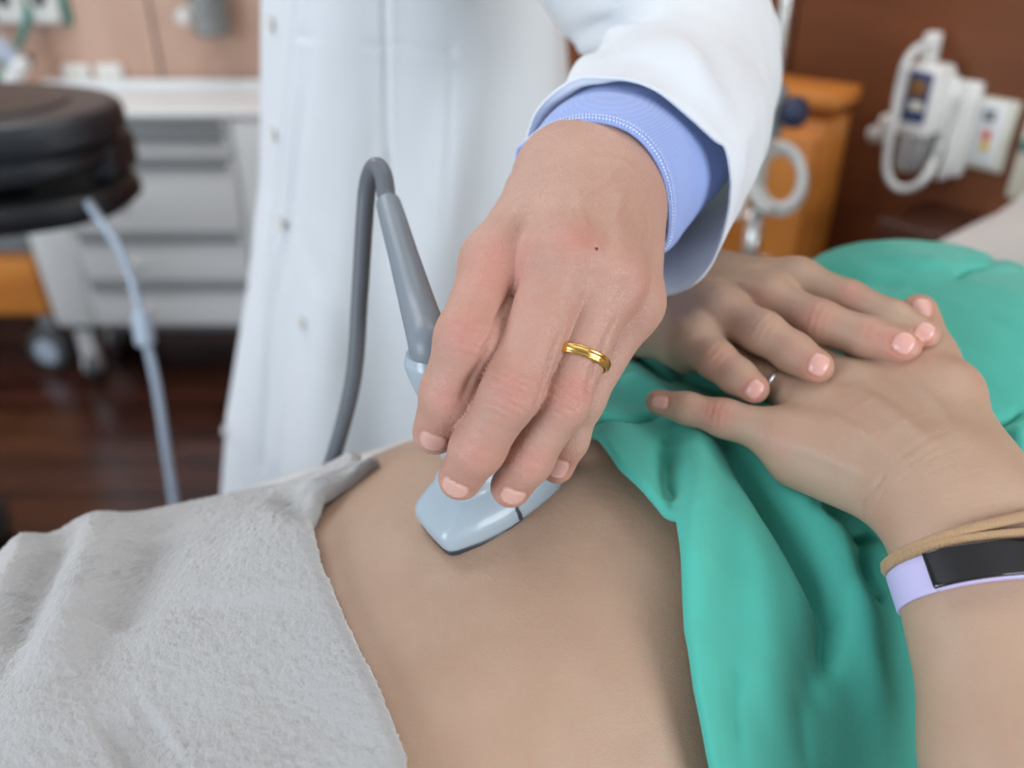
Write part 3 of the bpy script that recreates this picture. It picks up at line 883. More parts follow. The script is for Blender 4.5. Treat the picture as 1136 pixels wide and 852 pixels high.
# ---- ring on the patient's left hand
def torus(name, c, axis, R, r, mat, parent, n=48, k=12, flat=1.0):
    Mx = np.array(frame_M(c, axis)); a = np.arange(n) * 2 * PI / n; b = np.arange(k) * 2 * PI / k
    A, B = np.meshgrid(a, b, indexing='ij')
    V = np.stack([(R + r * np.cos(B)) * np.cos(A), (R + r * np.cos(B)) * np.sin(A), r * flat * np.sin(B)], -1).reshape(-1, 3)
    V = V @ Mx[:3, :3].T + Mx[:3, 3]
    return mesh_np(name, V, grid_faces(n, k, True, True), mat, parent)
rp = lfing['ri'][0]
rgc = rp[0] * .25 + rp[1] * .75
o = torus('ring', rgc, rp[1] - rp[0], .0090, .0011, M['silver'], patient)
tag(o, 'thin silver ring on the finger under the other hand')

# ---- fitness band and cord on the near wrist
arm_bvh = BVHTree.FromPolygons([tuple(v) for v in a1[0].astype(float)], [tuple(int(i) for i in f) for f in a1[1]])
def around(cpx, cpy, cd, tilt, lift_, width, n=72, rows_=7, half=None):
    """a band hugging the forearm: cross-section in the plane through a centre, pushed out from the skin"""
    c = P(cpx, cpy, cd); ax = (LF - LW) / np.linalg.norm(LF - LW)
    ax = ax + np.array(tilt); ax /= np.linalg.norm(ax)
    u = np.cross(ax, [0, 0, 1.0]); u /= np.linalg.norm(u); w = np.cross(u, ax)
    V = []
    for r_ in range(rows_):
        o_ = (r_ / (rows_ - 1) - .5) * width if rows_ > 1 else 0
        ring = []
        for j in range(n):
            a = 2 * PI * j / n; dr = u * math.cos(a) + w * math.sin(a)
            cc = c + ax * o_
            hh = arm_bvh.ray_cast(Vector(cc + dr * .08), Vector(-dr), .08)
            rad = (np.array(hh[0]) - cc) @ dr if hh[0] is not None else .025
            ring.append(rad)
        ring = np.array(ring)
        for _ in range(3): ring = (np.roll(ring, 1) + ring * 2 + np.roll(ring, -1)) / 4
        for j in range(n):
            a = 2 * PI * j / n; dr = u * math.cos(a) + w * math.sin(a)
            V.append(c + ax * o_ + dr * (ring[j] + lift_))
    return np.array(V).reshape(rows_, n, 3), (c, ax, u, w)
BV, (bc, bax, bu, bww) = around(1075, 642, .350, (-.02, 0, .12), .0006, .0148)
BVm = BV.copy(); mr = BV.mean(0)
for r_ in range(7): BVm[r_] = mr + bax * ((r_ / 6 - .5) * .0148)
fb = empty('fitness_band', tuple(bc)); fb.parent = patient
fb.matrix_parent_inverse = Matrix.Translation(patient.location).inverted()
def band_part(name, sel, thick, mt, V, lift2=0.0, shrink=1.0):
    """sel: list of column indices"""
    c = V.mean((0, 1)); cols = V[:, sel]; m = V.mean(0)[sel]
    cols = m[None] + (cols - m[None]) * shrink
    cen = bc; d = m - cen; d -= np.outer(d @ bax, bax); d /= np.linalg.norm(d, axis=1)[:, None]
    cols = cols + d[None] * lift2
    ob = mesh_np(name, cols.reshape(-1, 3), grid_faces(V.shape[0], len(sel)), mt, None)
    ob.parent = fb; ob.matrix_parent_inverse = Matrix.Translation(Vector(bc)).inverted()
    s_ = ob.modifiers.new('thick', 'SOLIDIFY'); s_.thickness = thick; s_.offset = 0
    b_ = ob.modifiers.new('round', 'BEVEL'); b_.width = min(.0006, thick * .4); b_.segments = 3; b_.limit_method = 'ANGLE'
    return ob
# which columns face the viewer right of the strap edge
cxs = np.array([proj(p)[0] for p in BVm.mean(0)]); nrm = np.array([(p - bc) @ (CAM - bc) for p in BVm.mean(0)])
front = [j for j in range(72) if nrm[j] > 0 and 1030 < cxs[j] < 1190]
# order columns consecutively
def consecutive(js):
    js = sorted(js)
    for i in range(len(js)):
        if js[i] - js[i - 1] > 1: return js[i:] + js[:i]
    return js
front = consecutive(front); rest = [j for j in range(72) if j not in front]; rest = consecutive(rest)
rest = [(rest[0] - 1) % 72] + rest + [(rest[-1] + 1) % 72]
band_part('strap', rest, .0018, M['band'], BVm, .0006)
tag(band_part('screen', front, .0050, M['screen'], BVm, .0024, .93), 'black glass screen')
bezel = band_part('case', front, .0034, M['band'], BVm, .0012, 1.02)
# beige cord, wound twice
for k, (py, tl) in enumerate(((597, (.12, 0, .06)), (612, (0.0, 0, .08)))):
    CV, (cc, cax, cu, cw) = around(1073, py, .3525, tl, .0022, .001, rows_=2)
    loop = CV.mean(0)
    a = np.arange(8) * 2 * PI / 8; V = []
    for j in range(72):
        tn = loop[(j + 1) % 72] - loop[j - 1]; tn /= np.linalg.norm(tn)
        o1 = loop[j] - cc; o1 -= tn * (o1 @ tn); o1 /= np.linalg.norm(o1); o2 = np.cross(tn, o1)
        V.append(loop[j] + .0021 * (np.cos(a)[:, None] * o1 + np.sin(a)[:, None] * o2))
    mesh_np('cord', np.concatenate(V), grid_faces(72, 8, True, True), M['cord'], patient)

# ---- towel
def base_t(s, t): return Zs(s, t, 3.0, .014, .008)
ep = [(412, 514), (392, 522), (352, 560), (334, 592), (346, 640), (372, 700), (404, 770), (436, 852)]
eh = np.array([surf_hit(x, y, lambda s, t: Zs(s, t) + .004) for x, y in ep])
es, et = wb(eh); od = np.argsort(et); es, et = es[od], et[od]
def s_edge(t): return np.interp(t, np.concatenate([[-.4, et[0] - .05], et, [et[-1] + .06, .4]]), np.concatenate([[es[0] + .02, es[0] + .015], es, [es[-1] - .02, es[-1] - .03]]))
nu, nv = 330, 380
uu = np.concatenate([np.linspace(0, .27, 260), np.linspace(.27, 1, 71)[1:]])
T = np.linspace(-.275, .275, nv)
S = np.zeros((nu, nv)); 
for j in range(nv): S[:, j] = s_edge(T[j]) + uu * (-1.2 - s_edge(T[j]))
TT = np.tile(T, (nu, 1))
Wt = wid(S) + np.interp(S, [-.3, -.16, -.10], [.020, .012, .004])
sp = np.clip(1 - np.abs(TT / Wt) ** np.interp(S, [-.25, -.10], [3.2, 2.5]), 0, 1) ** .5
zt = np.interp(S, [-1.2, -.9, -.5, -.32, -.24, -.17, -.12, -.05], [1.0, 1.02, 1.034, 1.050, 1.062, 1.067, 1.070, 1.070])
Z = .932 + (zt - .932) * sp
TFOLD = []
def tfold(pix, amp, w):
    q = np.array([surf_hit(x, y, base_t) for x, y in pix]); s, t = wb(q); TFOLD.append((np.stack([s, t, 0 * s], 1), amp, w))
tfold([(56, 600), (28, 645), (-10, 710)], .005, .010)
tfold([(78, 615), (50, 670), (20, 745)], -.004, .009)
tfold([(127, 580), (105, 630), (80, 700), (40, 800)], .0045, .016)
tfold([(170, 590), (150, 650), (110, 720)], -.005, .016)
tfold([(300, 530), (290, 600), (240, 700)], .004, .03)
tfold([(190, 800), (120, 852)], -.004, .02)
tfold([(312, 535), (322, 555), (334, 572)], -.004, .007)
tfold([(352, 522), (338, 540), (326, 552)], .003, .010)
tfold([(385, 516), (372, 530)], -.0015, .004)
Q = np.stack([S.ravel(), TT.ravel(), np.zeros(S.size)], 1); D = np.zeros(len(Q))
for pl, amp, w in TFOLD:
    d, Tt = poly_dist(Q, pl); D += 1.7 * amp * np.exp(-(d / w) ** 2) * np.clip(np.sin(PI * np.clip(Tt, .1, .9)) * 1.8, 0, 1)
D += .008 * vnoise(Q + 5, 9)
Z = np.where(np.abs(TT) < Wt, np.maximum(Z, Zs(S, TT) + .001), Z) + D.reshape(S.shape) + .006 + .004 * np.exp(-((s_edge(TT) - S) / .02) ** 2)
TV = bw(S, TT, Z)
edge = TV[0].copy(); und = []
for ds, dzz in [(.0035, -.0015), (.0055, -.0045), (.0050, -.0080), (.002, -.0110), (-.004, -.0120), (-.012, -.0122)]:
    r_ = edge.copy(); r_[:, :2] += AX * ds; r_[:, 2] += dzz; und.append(r_)
TV = np.concatenate([np.array(und[::-1]), TV]).reshape(-1, 3); TF = grid_faces(nu + 6, nv)
TN = vnormals(TV, TF); 
if TN[:, 2].mean() < 0: TN = -TN; TF = TF[:, ::-1]
amp = .00026 * rng.standard_normal(len(TV)) + .0009 * vnoise(TV, 620)
TV = TV + TN * amp[:, None]
TV[:, 2] = np.maximum(TV[:, 2], .926)
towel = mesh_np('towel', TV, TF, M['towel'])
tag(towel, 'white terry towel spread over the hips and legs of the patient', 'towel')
# ------------------------------------------------------------------ ultrasound probe
c1, c2, c3 = surf_hit(499, 618, Zs), surf_hit(636, 512, Zs), surf_hit(464, 582, Zs)
wide = (c2 - c1); HWID = np.linalg.norm(wide) / 2; wide /= np.linalg.norm(wide)
thn = c3 - c1; thn -= wide * (thn @ wide); print('thick', np.linalg.norm(thn)); HTHK = min(.0165, np.linalg.norm(thn) / 2); thn /= np.linalg.norm(thn)
pz = np.cross(wide, thn); pz = pz if pz[2] > 0 else -pz
PF = c1 + wide * HWID + thn * HTHK * .84 + pz * .0005
print('probe', HWID, HTHK, pz, proj(PF))
PT = min((P(478, 388, d) for d in np.linspace(.34, .46, 60)), key=lambda q: -((q - PF) @ pz) / np.linalg.norm(q - PF))
print('PT', proj(PT), np.linalg.norm(PT - PF), math.degrees(math.acos((PT - PF) @ pz / np.linalg.norm(PT - PF))))
SE = P(431, 226, .430)
pa = PT - PF; plen = pa @ pz; shear = pa - pz * plen
def cl_(u):   # the handle's centre line leans away from the face normal
    return pz * u + shear * (np.clip(u / plen, 0, 1) ** 1.0 if np.isscalar(u) else 0)
probe = empty('ultrasound_probe', tuple(PF))
tag(probe, 'pale grey curved ultrasound probe pressed onto the bare belly under the ringed hand', 'ultrasound probe')
OUTP = [(497, 618), (537, 606), (569, 589), (594, 571), (622, 549), (634, 529), (636, 508), (622, 490), (590, 478), (545, 478), (500, 500), (470, 530), (459, 556), (463, 576), (479, 598)]
NEARP = [(464, 582), (479, 601), (494, 616), (503, 618), (537, 606), (569, 590), (594, 572), (622, 549), (633, 530), (636, 512)]
_n = np.array([[(q - PF) @ wide, (q - PF) @ thn] for q in [at_plane(x, y, PF, pz) for x, y in NEARP]])
xm, ym = _n[:, 0].max(), _n[0, 1]
_n = np.vstack([_n, [[xm - .002, _n[-1, 1] + .012], [xm * .82, ym + .003], [xm * .4, ym + .006], [-.1 * xm, ym + .006], [-.5 * xm, ym + .004], [_n[0, 0] + .003, ym + .0015]]])
_q = np.vstack([_n, _n[:1]]); _o = np.concatenate([_q[i] + (_q[i + 1] - _q[i]) * np.linspace(0, 1, 24, endpoint=False)[:, None] for i in range(len(_n))])
for _ in range(14): _o = (np.roll(_o, 1, 0) + _o * 2 + np.roll(_o, -1, 0)) / 4
_oc = (_o.min(0) + _o.max(0)) / 2; print('oc', _oc); _oa = np.arctan2((_o[:, 1] - _oc[1]) / HTHK, (_o[:, 0] - _oc[0]) / HWID); _or = np.linalg.norm((_o - _oc) / [HWID, HTHK], axis=1)
_k = np.argsort(_oa); _oa, _or = _oa[_k], _or[_k]
print('outline', _o.min(0), _o.max(0))
def psec(u, hw, ht, n=64, p=5.0, sag=0.0):
    if u < .031:
        a = np.arange(n) * 2 * PI / n - PI
        # true polygon radius along each direction
        r_ = np.interp(a, _oa, _or, period=2 * PI)
        ins = (HWID - hw) if u < .02 else 0
        f_ = float(np.clip((u - .007) / .024, 0, 1)); f_ = f_ * f_ * (3 - 2 * f_)
        xo = HWID * r_ * np.cos(a); yo = HTHK * r_ * np.sin(a)
        L_ = np.hypot(xo, yo); k_ = (L_ - ins) / L_
        c, s = np.cos(a), np.sin(a)
        xe = .0178 * np.sign(c) * np.abs(c) ** .77; ye = .0127 * np.sign(s) * np.abs(s) ** .77
        x = (xo * k_ + _oc[0]) * (1 - f_) + xe * f_; y = (yo * k_ + _oc[1]) * (1 - f_) + ye * f_
        return PF + np.outer(x, wide) + np.outer(y, thn) + np.outer(np.full(n, u), pz) + shear * float(np.clip(u / plen, 0, 1)) ** 1.3
    return psec0(u, hw, ht, n, p, sag)
def psec0(u, hw, ht, n=64, p=5.0, sag=0.0):
    p = float(np.interp(u, [.02, .05], [p, 2.6]))
    a = np.arange(n) * 2 * PI / n - PI; c, s = np.cos(a), np.sin(a)
    x = hw * np.sign(c) * np.abs(c) ** (2 / p); y = ht * np.sign(s) * np.abs(s) ** (2 / p)
    zz = np.full(n, u); y = y * (1 - np.interp(u, [.02, .045], [.17, 0]) * (x / hw) ** 2)
    return PF + np.outer(x, wide) + np.outer(y, thn) + np.outer(zz, pz) + shear * float(np.clip(u / plen, 0, 1)) ** 1.3
HWID_ = HWID; K_ = HTHK / .0138
secs = [(.0022, HWID - .0010, .0130 * K_, .004), (.0035, HWID - .0003, .0136 * K_, .004), (.006, HWID, .0138 * K_, .0035), (.014, HWID, .0138, .002), (.020, HWID * .9, .0138, .002), (.026, .024, .0132, .001), (.031, .0178, .0127, 0), (.040, .0177, .0126, 0),
        (.050, .0175, .0125, 0), (.062, .0150, .0122, 0), (.075, .0145, .0118, 0), (.083, .0135, .0110, 0), (plen - .002, .0118, .0100, 0), (plen, .0105, .009, 0)]
prm = catmull(np.array([[s[0], s[1], s[2], s[3]] for s in secs]), 60)
prm = prm[np.argsort(prm[:, 0])]
V = np.concatenate([psec(q[0], q[1], q[2], sag=q[3]) for q in prm])
bm = bmesh.new(); vs = [bm.verts.new(v) for v in V]
for f in grid_faces(60, 64, wrap_v=True): bm.faces.new([vs[i] for i in f])
bm.faces.new(vs[-64:]); bm.faces.new(vs[:64][::-1])
soft(mesh_bm('housing', bm, M['probe'], probe), 50)
lens = [(-.0035, HWID - .004, .0110 * K_, .004), (-.002, HWID - .002, .0124 * K_, .004), (.000, HWID - .0008, .0132 * K_, .004), (.0018, HWID - .0006, .0134 * K_, .004), (.0030, HWID - .002, .0120 * K_, .004)]
V = np.concatenate([psec(q[0], q[1], q[2], sag=q[3]) for q in lens])
bm = bmesh.new(); vs = [bm.verts.new(v) for v in V]
for f in grid_faces(5, 64, wrap_v=True): bm.faces.new([vs[i] for i in f])
bm.faces.new(vs[-64:]); bm.faces.new(vs[:64][::-1])
tag(soft(mesh_bm('lens', bm, M['lens'], probe), 50), 'dark rubber scanning face')
# orientation notch on the near side
np0, np1 = PF + wide * .0035 - thn * 0, PF
sgn = -1 if (thn @ (CAM - PF)) < 0 else 1
g = []
for u in (.004, .007, .011, .0145): 
    sec = psec(u, HWID, HTHK); q_ = P(577, 578, .40); j_ = int(np.argmin(np.abs([proj(w_)[0] - (578 - u * 200) for w_ in sec]) + 1e3 * np.array([(w_ - PF) @ thn * (1 if (thn @ (CAM - PF)) > 0 else -1) < 0 for w_ in sec]))); g.append(sec[j_])
tube('notch', g, [.0011, .0011, .0010, .0006], M['lens'], probe, n=8)
# strain relief and cable
d1 = SE - PT
tube('strain_relief', [PT - pz * .006, PT + pz * .003, PT + d1 * .25, PT + d1 * .6, SE - d1 * .03, SE], [.0098, .0092, .0082, .0070, .0062, .0056], M['relief'], probe, n=24)
C_ = [SE - d1 * .06, SE + d1 * .05, P(425, 194, .436), P(416, 185, .440), P(408, 205, .452), P(404, 250, .462), P(399, 330, .478), P(392, 420, .495), P(372, 500, .520), P(350, 560, .56), P(330, 590, .62), P(300, 640, .80)]
C_ = [np.array(c) for c in C_]
tube('cable', C_, .0046, M['cable'], probe, n=16, samples=160)

# ------------------------------------------------------------------ the doctor
doc = empty('person', (-.08, 1.0, 0))
tag(doc, 'doctor in a white coat and blue shirt holding the probe with a ringed left hand', 'person')
E = P(776, 76, .585)
W1 = P(631, 194, .410); W2 = P(690, 198, .414)
h = .0009
dm = {'in': P(552, 292, .366), 'mi': P(625, 290, .352), 'ri': P(674, 305, .357), 'li': P(700, 335, .374)}
dfing = {
    'in': ([dm['in'], P(518, 374, .340), P(499, 436, .350), P(483, 479, .366)], [.0142, .0118, .0112, .0096]),
    'mi': ([dm['mi'], P(566, 438, .336), P(530, 497, .348), P(511, 530, .362)], [.0145, .0111, .0104, .0093]),
    'ri': ([dm['ri'], P(624, 446, .346), P(586, 510, .358), P(567, 540, .370)], [.0135, .0100, .0094, .0088]),
    'li': ([dm['li'], P(646, 443, .368), P(630, 487, .374), P(618, 517, .382)], [.0125, .0088, .0082, .0076]),
}
allp = [P(458, 480, .33), P(480, 590, .40), P(760, 250, .45), P(640, 120, .45), P(740, 330, .34), W1 + (E - W1) * .35, W2, P(520, 300, .45), P(520, 300, .33)]
V3 = Vol(np.min(allp, 0) - .03, np.max(allp, 0) + .03, h)
V3.group([prim(W1, W1 + (E - W1) * .9, .0210, .025), prim(W2, W2 + (E - W2) * .9, .0200, .025)], .025, 0)
dc = {'in': P(622, 200, .404), 'mi': P(648, 195, .400), 'ri': P(676, 198, .400), 'li': P(695, 208, .404)}
pal = [prim(dc['in'], dm['in'], .0190, .0142), prim(dc['mi'], dm['mi'], .0190, .0148), prim(dc['ri'], dm['ri'], .0185, .0138), prim(dc['li'], dm['li'], .0180, .0128)]
bk = FW * .018 + UPV * -.004
pal += [prim(dc['in'] + bk, dm['in'] + bk, .017, .012), prim(dc['mi'] + bk, dm['mi'] + bk, .017, .012), prim(dc['li'] + bk, dm['li'] + bk, .018, .012)]
V3.group(pal, .014, .016)
dth = [P(600, 225, .432), P(560, 300, .428), P(528, 372, .432), P(512, 425, .420)]
V3.group(chain(dth, [.019, .0155, .0125, .0105]), .008, .012)
VT = V3.twin()
for k in ('in', 'mi', 'ri', 'li'):
    pt, rd = dfing[k]
    g_ = chain(pt, rd)
    # firm pads on the palm side of the finger ends
    VT.group(g_, .005, .0008)
# webs fill in between the first joints
def lerp(a, b, t): return a + (b - a) * t
V3.merge(VT, .009)
V3.group([prim(lerp(dm['mi'], dfing['mi'][0][1], .30) + FW * .005, lerp(dm['ri'], dfing['ri'][0][1], .25) + FW * .005, .0075, .0075)], .004, .007)
V3.group([prim(lerp(dm['ri'], dfing['ri'][0][1], .30) + FW * .004, lerp(dm['li'], dfing['li'][0][1], .20) + FW * .003, .007, .007)], .004, .007)
Vv, Ff = V3.mesh(); Vv = laplace(Vv, Ff, 2)
DH = Surf(Vv, Ff)
# large forms: knuckle heads, tendons, veins
def bump(s, pix, R, a):
    c = s.hit(*pix)[0]; m = s.near([c], 3 * R); s.D[m] += a * np.exp(-(np.linalg.norm(s.V[m] - c, axis=1) / R) ** 2)
bump(DH, (552, 280), .009, .0012); bump(DH, (630, 280), .009, .0015); bump(DH, (683, 296), .008, .0012); bump(DH, (708, 325), .007, .0010)
bump(DH, (592, 300), .008, -.0018); bump(DH, (657, 300), .007, -.0014); bump(DH, (694, 322), .006, -.0010)
DH.line([(548, 270), (580, 225), (615, 190)], .0009, .004); DH.line([(630, 268), (642, 225), (652, 185)], .0008, .0035)
DH.line([(684, 285), (686, 240), (684, 195)], .0008, .0035); DH.line([(706, 300), (712, 260), (708, 210)], .0007, .0032)
DH.line([(600, 270), (625, 235), (668, 205), (690, 180)], .0007, .0018); DH.line([(668, 300), (662, 270), (684, 235), (700, 195)], .0006, .0017)
DH.line([(720, 290), (722, 250), (712, 205)], .0006, .0016); DH.line([(655, 175), (690, 178), (710, 195)], .0006, .0017)
DH.line([(640, 215), (650, 250), (645, 285)], .0004, .0016)
# where neighbouring fingers press together
DH.line([(573, 314), (566, 330), (552, 358), (541, 385), (520, 425), (500, 465)], -.0020, .0016)
DH.line([(624, 365), (613, 392), (606, 420), (596, 450), (570, 490)], -.0016, .0014)
DH.line([(684, 352), (668, 385), (657, 410), (652, 440)], -.0014, .0013)
# creases over the finger joints
DH.knuckle((517, 372), (-.2, 1), .0105, 6, .00042, curve=.2); DH.knuckle((566, 437), (-.42, .9), .0105, 7, .00055, curve=.3)
DH.knuckle((628, 443), (-.45, .9), .0088, 6, .00052, curve=.3); DH.knuckle((648, 430), (-.4, .9), .006, 4, .0003)
DH.knuckle((494, 438), (-.3, 1), .0085, 3, .00022); DH.knuckle((530, 497), (-.5, .85), .0080, 3, .00025); DH.knuckle((588, 510), (-.5, .85), .0078, 3, .00025)
for i in range(7):
    DH.line([(538 - 3 * i, 262 + 9 * i), (556 - 3 * i, 258 + 9 * i), (572 - 3 * i, 262 + 9 * i)], -.00013, .0006)
    DH.line([(615 - 2 * i, 262 + 8 * i), (635 - 2 * i, 259 + 8 * i), (652 - 2 * i, 262 + 8 * i)], -.00013, .0006)
for i in range(5):
    DH.line([(615 + 3 * i, 160 + 5 * i), (645 + 3 * i, 165 + 4 * i), (680 + 2 * i, 168 + 5 * i)], -.00015, .0007)
    DH.line([(633 + 2 * i, 300 + 14 * i), (618 + 2 * i, 316 + 14 * i), (604 + 2 * i, 330 + 14 * i)], -.00012, .0008)
# colour: reddened joints and finger ends, cool veins
for px, py, R, a in ((545, 285, .013, .75), (570, 300, .012, .35), (640, 272, .009, .75), (655, 262, .007, .35), (690, 300, .010, .35), (517, 372, .011, .75), (566, 432, .011, .55), (628, 442, .009, .45),
                     (494, 445, .010, .55), (484, 480, .009, .55), (520, 510, .011, .55), (508, 540, .008, .5), (585, 515, .009, .45), (566, 550, .008, .7), (615, 520, .009, .8), (650, 430, .008, .5),
                     (600, 260, .015, .25), (530, 320, .012, .5), (600, 380, .012, .25), (650, 360, .012, .3), (700, 350, .012, .45), (715, 310, .01, .35), (600, 330, .012, .3)):
    DH.blotch((px, py), R, 0, a * .5)
DH.nail((480, 491), (-.1, .6), .0095, .0115, free=.12); DH.nail((503, 543), (-.15, .55), .0090, .0120, free=.12)
DH.nail((569, 552), (-.25, .5), .0090, .0105, free=.10); DH.nail((619, 520), (-.2, .6), .0100, .0085)
v, f, c = DH.done()
# a small dark mole on the back of the hand
mp = DH.hit(662, 276)[0]; 
rest = [limb([lerp((W1 + W2) / 2, E, .80), lerp((W1 + W2) / 2, E, .92), E + np.array([-.008, 0, .01]), np.array([.075, .655, 1.295]), np.array([.024, .72, 1.365]), np.array([-.04, .86, 1.44])], [.032, .034, .036, .042, .048, .060])]
Vc = [v]; Fc = [f]; Cc = [c]; o_ = len(v)
for vv_, ff_ in rest:
    Vc.append(vv_); Fc.append(ff_ + o_); Cc.append(np.zeros((len(vv_), 3))); o_ += len(vv_)
dbody = mesh_np('body', np.concatenate(Vc), np.concatenate(Fc), M['skin_doc'], doc); set_color(dbody, np.concatenate(Cc))
bm = bmesh.new(); bmesh.ops.create_icosphere(bm, subdivisions=2, radius=.00055); bmesh.ops.translate(bm, vec=mp + (CAM - mp) / np.linalg.norm(CAM - mp) * .0009, verts=bm.verts)
tag(mesh_bm('mole', bm, mat('mole_brown', (.08, .035, .025), .7), doc, True), 'tiny dark mole')
# wedding ring, following the ring finger
a0, b0 = dfing['ri'][0][0], dfing['ri'][0][1]
tt_ = .66; rc0 = lerp(a0, b0, tt_); rax = b0 - a0; rax = rax / np.linalg.norm(rax)
rrad = .0135 + (.0100 - .0135) * tt_ + .0006
rax2 = rax + RT * .05; Mr = np.array(frame_M(rc0, rax2)); n, prof = 72, [(0, -.0026), (.0008, -.0026), (.0012, -.0021), (.0009, -.0015), (.0015, -.0008), (.0017, 0), (.0015, .0008), (.0009, .0015), (.0012, .0021), (.0008, .0026), (0, .0026)]
a = np.arange(n) * 2 * PI / n; V = []; prof = [(0, -.0024), (.0007, -.0024), (.0012, -.0020), (.0013, -.0014), (.0011, -.0012), (.0014, -.0009), (.0015, 0), (.0014, .0009), (.0011, .0012), (.0013, .0014), (.0012, .0020), (.0007, .0024), (0, .0024)]
for j in range(n):
    mill = .00018 * math.sin(a[j] * 40)
    for r_, z_ in prof:
        R_ = rrad + r_ + (mill if abs(z_) < .001 else 0); V.append([R_ * math.cos(a[j]), R_ * math.sin(a[j]), z_ * .85])
V = np.array(V) @ Mr[:3, :3].T + Mr[:3, 3]
tag(mesh_np('ring', V, grid_faces(n, len(prof), True, True), M['gold'], doc), 'yellow gold wedding ring with a milled edge')

# ---- cloth tubes for cuff and sleeve
fd = (E - (W1 + W2) / 2); fd /= np.linalg.norm(fd)
def img_ring(pix, cpx, cpy, cd, n=96, tilt=(0, 0, 0)):
    c = P(cpx, cpy, cd); nn = fd + np.array(tilt)
    return catmull_closed([at_plane(x, y, c, nn) for x, y in pix], n)
def loft(rings, m):
    rings = np.array(rings); return catmull(rings.reshape(len(rings), -1), m).reshape(m, -1, 3)
cu0 = img_ring([(573, 172), (584, 158), (606, 143), (640, 134), (676, 136), (706, 150), (728, 176), (740, 210), (743, 248), (735, 275), (700, 290), (650, 285), (605, 260), (578, 215)], 660, 205, .405, tilt=(0.1, 0, .1))
cu1 = img_ring([(582, 168), (592, 150), (612, 126), (648, 110), (690, 111), (726, 128), (752, 158), (766, 200), (762, 240), (745, 275), (705, 292), (650, 285), (610, 258), (586, 212)], 672, 200, .425)
cu2 = img_ring([(595, 165), (606, 134), (632, 108), (668, 94), (710, 98), (748, 118), (780, 150), (795, 190), (782, 228), (750, 262), (715, 280), (665, 272), (622, 245), (600, 205)], 690, 192, .450)
cu3 = cu2.mean(0) + (cu2 - cu2.mean(0)) * 1.05 + fd * .06 + np.array([.002, 0, 0])
m = 90
CR = loft([cu0, cu1, cu2, cu3], m)
# double-turned edge
for i in range(8): 
    pass
cen = CR.mean(1, keepdims=True); rdir = CR - cen; rdir /= np.linalg.norm(rdir, axis=2, keepdims=True)
CR = CR + rdir * (.0005 * np.exp(-((np.arange(m) - 3) / 4.0) ** 2) + .0004 * np.exp(-((np.arange(m) - 11) / 1.6) ** 2) * -1)[:, None, None]
inner = [CR[0] - rdir[0] * .0016 + fd * .0002, CR[0] - rdir[0] * .0022 + fd * .003, CR[0] - rdir[0] * .0022 + fd * .03]
V = np.concatenate([inner[2], inner[1], inner[0], CR[0] - fd * .0005 - rdir[0] * .0006] + [CR.reshape(-1, 3)])
shirt = mesh_np('shirt_cuff', V, grid_faces(m + 4, 96, wrap_v=True), M['shirt_blue'], doc)
tag(shirt, 'light blue woven shirt cuff')
# woven ridge of stitches along the cuff edge
def along_ring(ring, step, start=0, r=.00075, name='stitching', mt=None, par=None, off_=0.0):
    L = np.linalg.norm(np.roll(ring, -1, 0) - ring, axis=1); cs = np.concatenate([[0], np.cumsum(L)]); tot = cs[-1]
    rp_ = np.vstack([ring, ring[:1]]); k = int(tot / step); bm = bmesh.new(); c = ring.mean(0)
    for i in range(k):
        q = [np.interp((i + o) * step, cs, rp_[:, d]) for o in (0,) for d in range(3)]; q2 = [np.interp((i + .6) * step, cs, rp_[:, d]) for d in range(3)]
        q = np.array(q); q2 = np.array(q2); od_ = q - c; od_ /= np.linalg.norm(od_)
        mid = (q + q2) / 2 + od_ * off_
        Mx = frame_M(mid, q2 - q); r1 = bmesh.ops.create_icosphere(bm, subdivisions=1, radius=1.0)
        bmesh.ops.scale(bm, vec=(r, r, step * .42), verts=r1['verts']); bmesh.ops.transform(bm, matrix=Mx, verts=r1['verts'])
    return mesh_bm(name, bm, mt, par, True)
along_ring(CR[1], .0016, r=.00065, mt=mat('pale_blue_thread', (.60, .70, .93), .8), par=shirt, off_=.0004)
along_ring(CR[5], .0016, r=.0005, mt=bpy.data.materials['pale_blue_thread'], par=shirt, off_=.0003)

# ---- coat sleeve
sl0 = img_ring([(588, 140), (604, 112), (630, 93), (660, 86), (695, 88), (728, 100), (762, 128), (792, 155), (805, 166), (809, 205), (805, 248), (792, 287), (774, 312), (750, 326), (722, 327), (690, 318), (640, 300), (600, 250), (580, 190)], 698, 205, .437, 128)
rd0 = sl0 - sl0.mean(0)
def ring_at(c, rx, rz, dirn, n=128, phase=None):
    """an oval ring about c in the plane across dirn, matched in order to the opening ring"""
    dirn = np.array(dirn, dtype=float); dirn /= np.linalg.norm(dirn)
    u = RT - dirn * (RT @ dirn); u /= np.linalg.norm(u); w = np.cross(u, dirn); 
    if w[2] < 0: w = -w
    ang = np.unwrap(np.arctan2(rd0 @ np.array([0, .1, 1.0]), rd0 @ RT))
    return np.array(c) + np.outer(np.cos(ang) * rx, u) + np.outer(np.sin(ang) * rz, w)
sl05 = sl0 * .5 + (ring_at(P(712, 190, .450), .054, .050, fd)) * .5
sl1 = ring_at(P(724, 165, .475) + np.array([0, 0, .005]), .056, .051, fd)
sl2 = ring_at(P(750, 118, .53), .056, .056, fd)
sl3 = ring_at(E + np.array([-.008, -.012, .010]), .054, .062, (-.05, .85, .35))
sl4 = ring_at(np.array([.084, .645, 1.290]), .058, .066, (-.5, .5, .75))
sl5 = ring_at(np.array([.024, .715, 1.365]), .066, .070, (-.6, .45, .75))
sl6 = ring_at(np.array([-.06, .88, 1.455]), .080, .082, (-.6, .35, .7))
m = 200
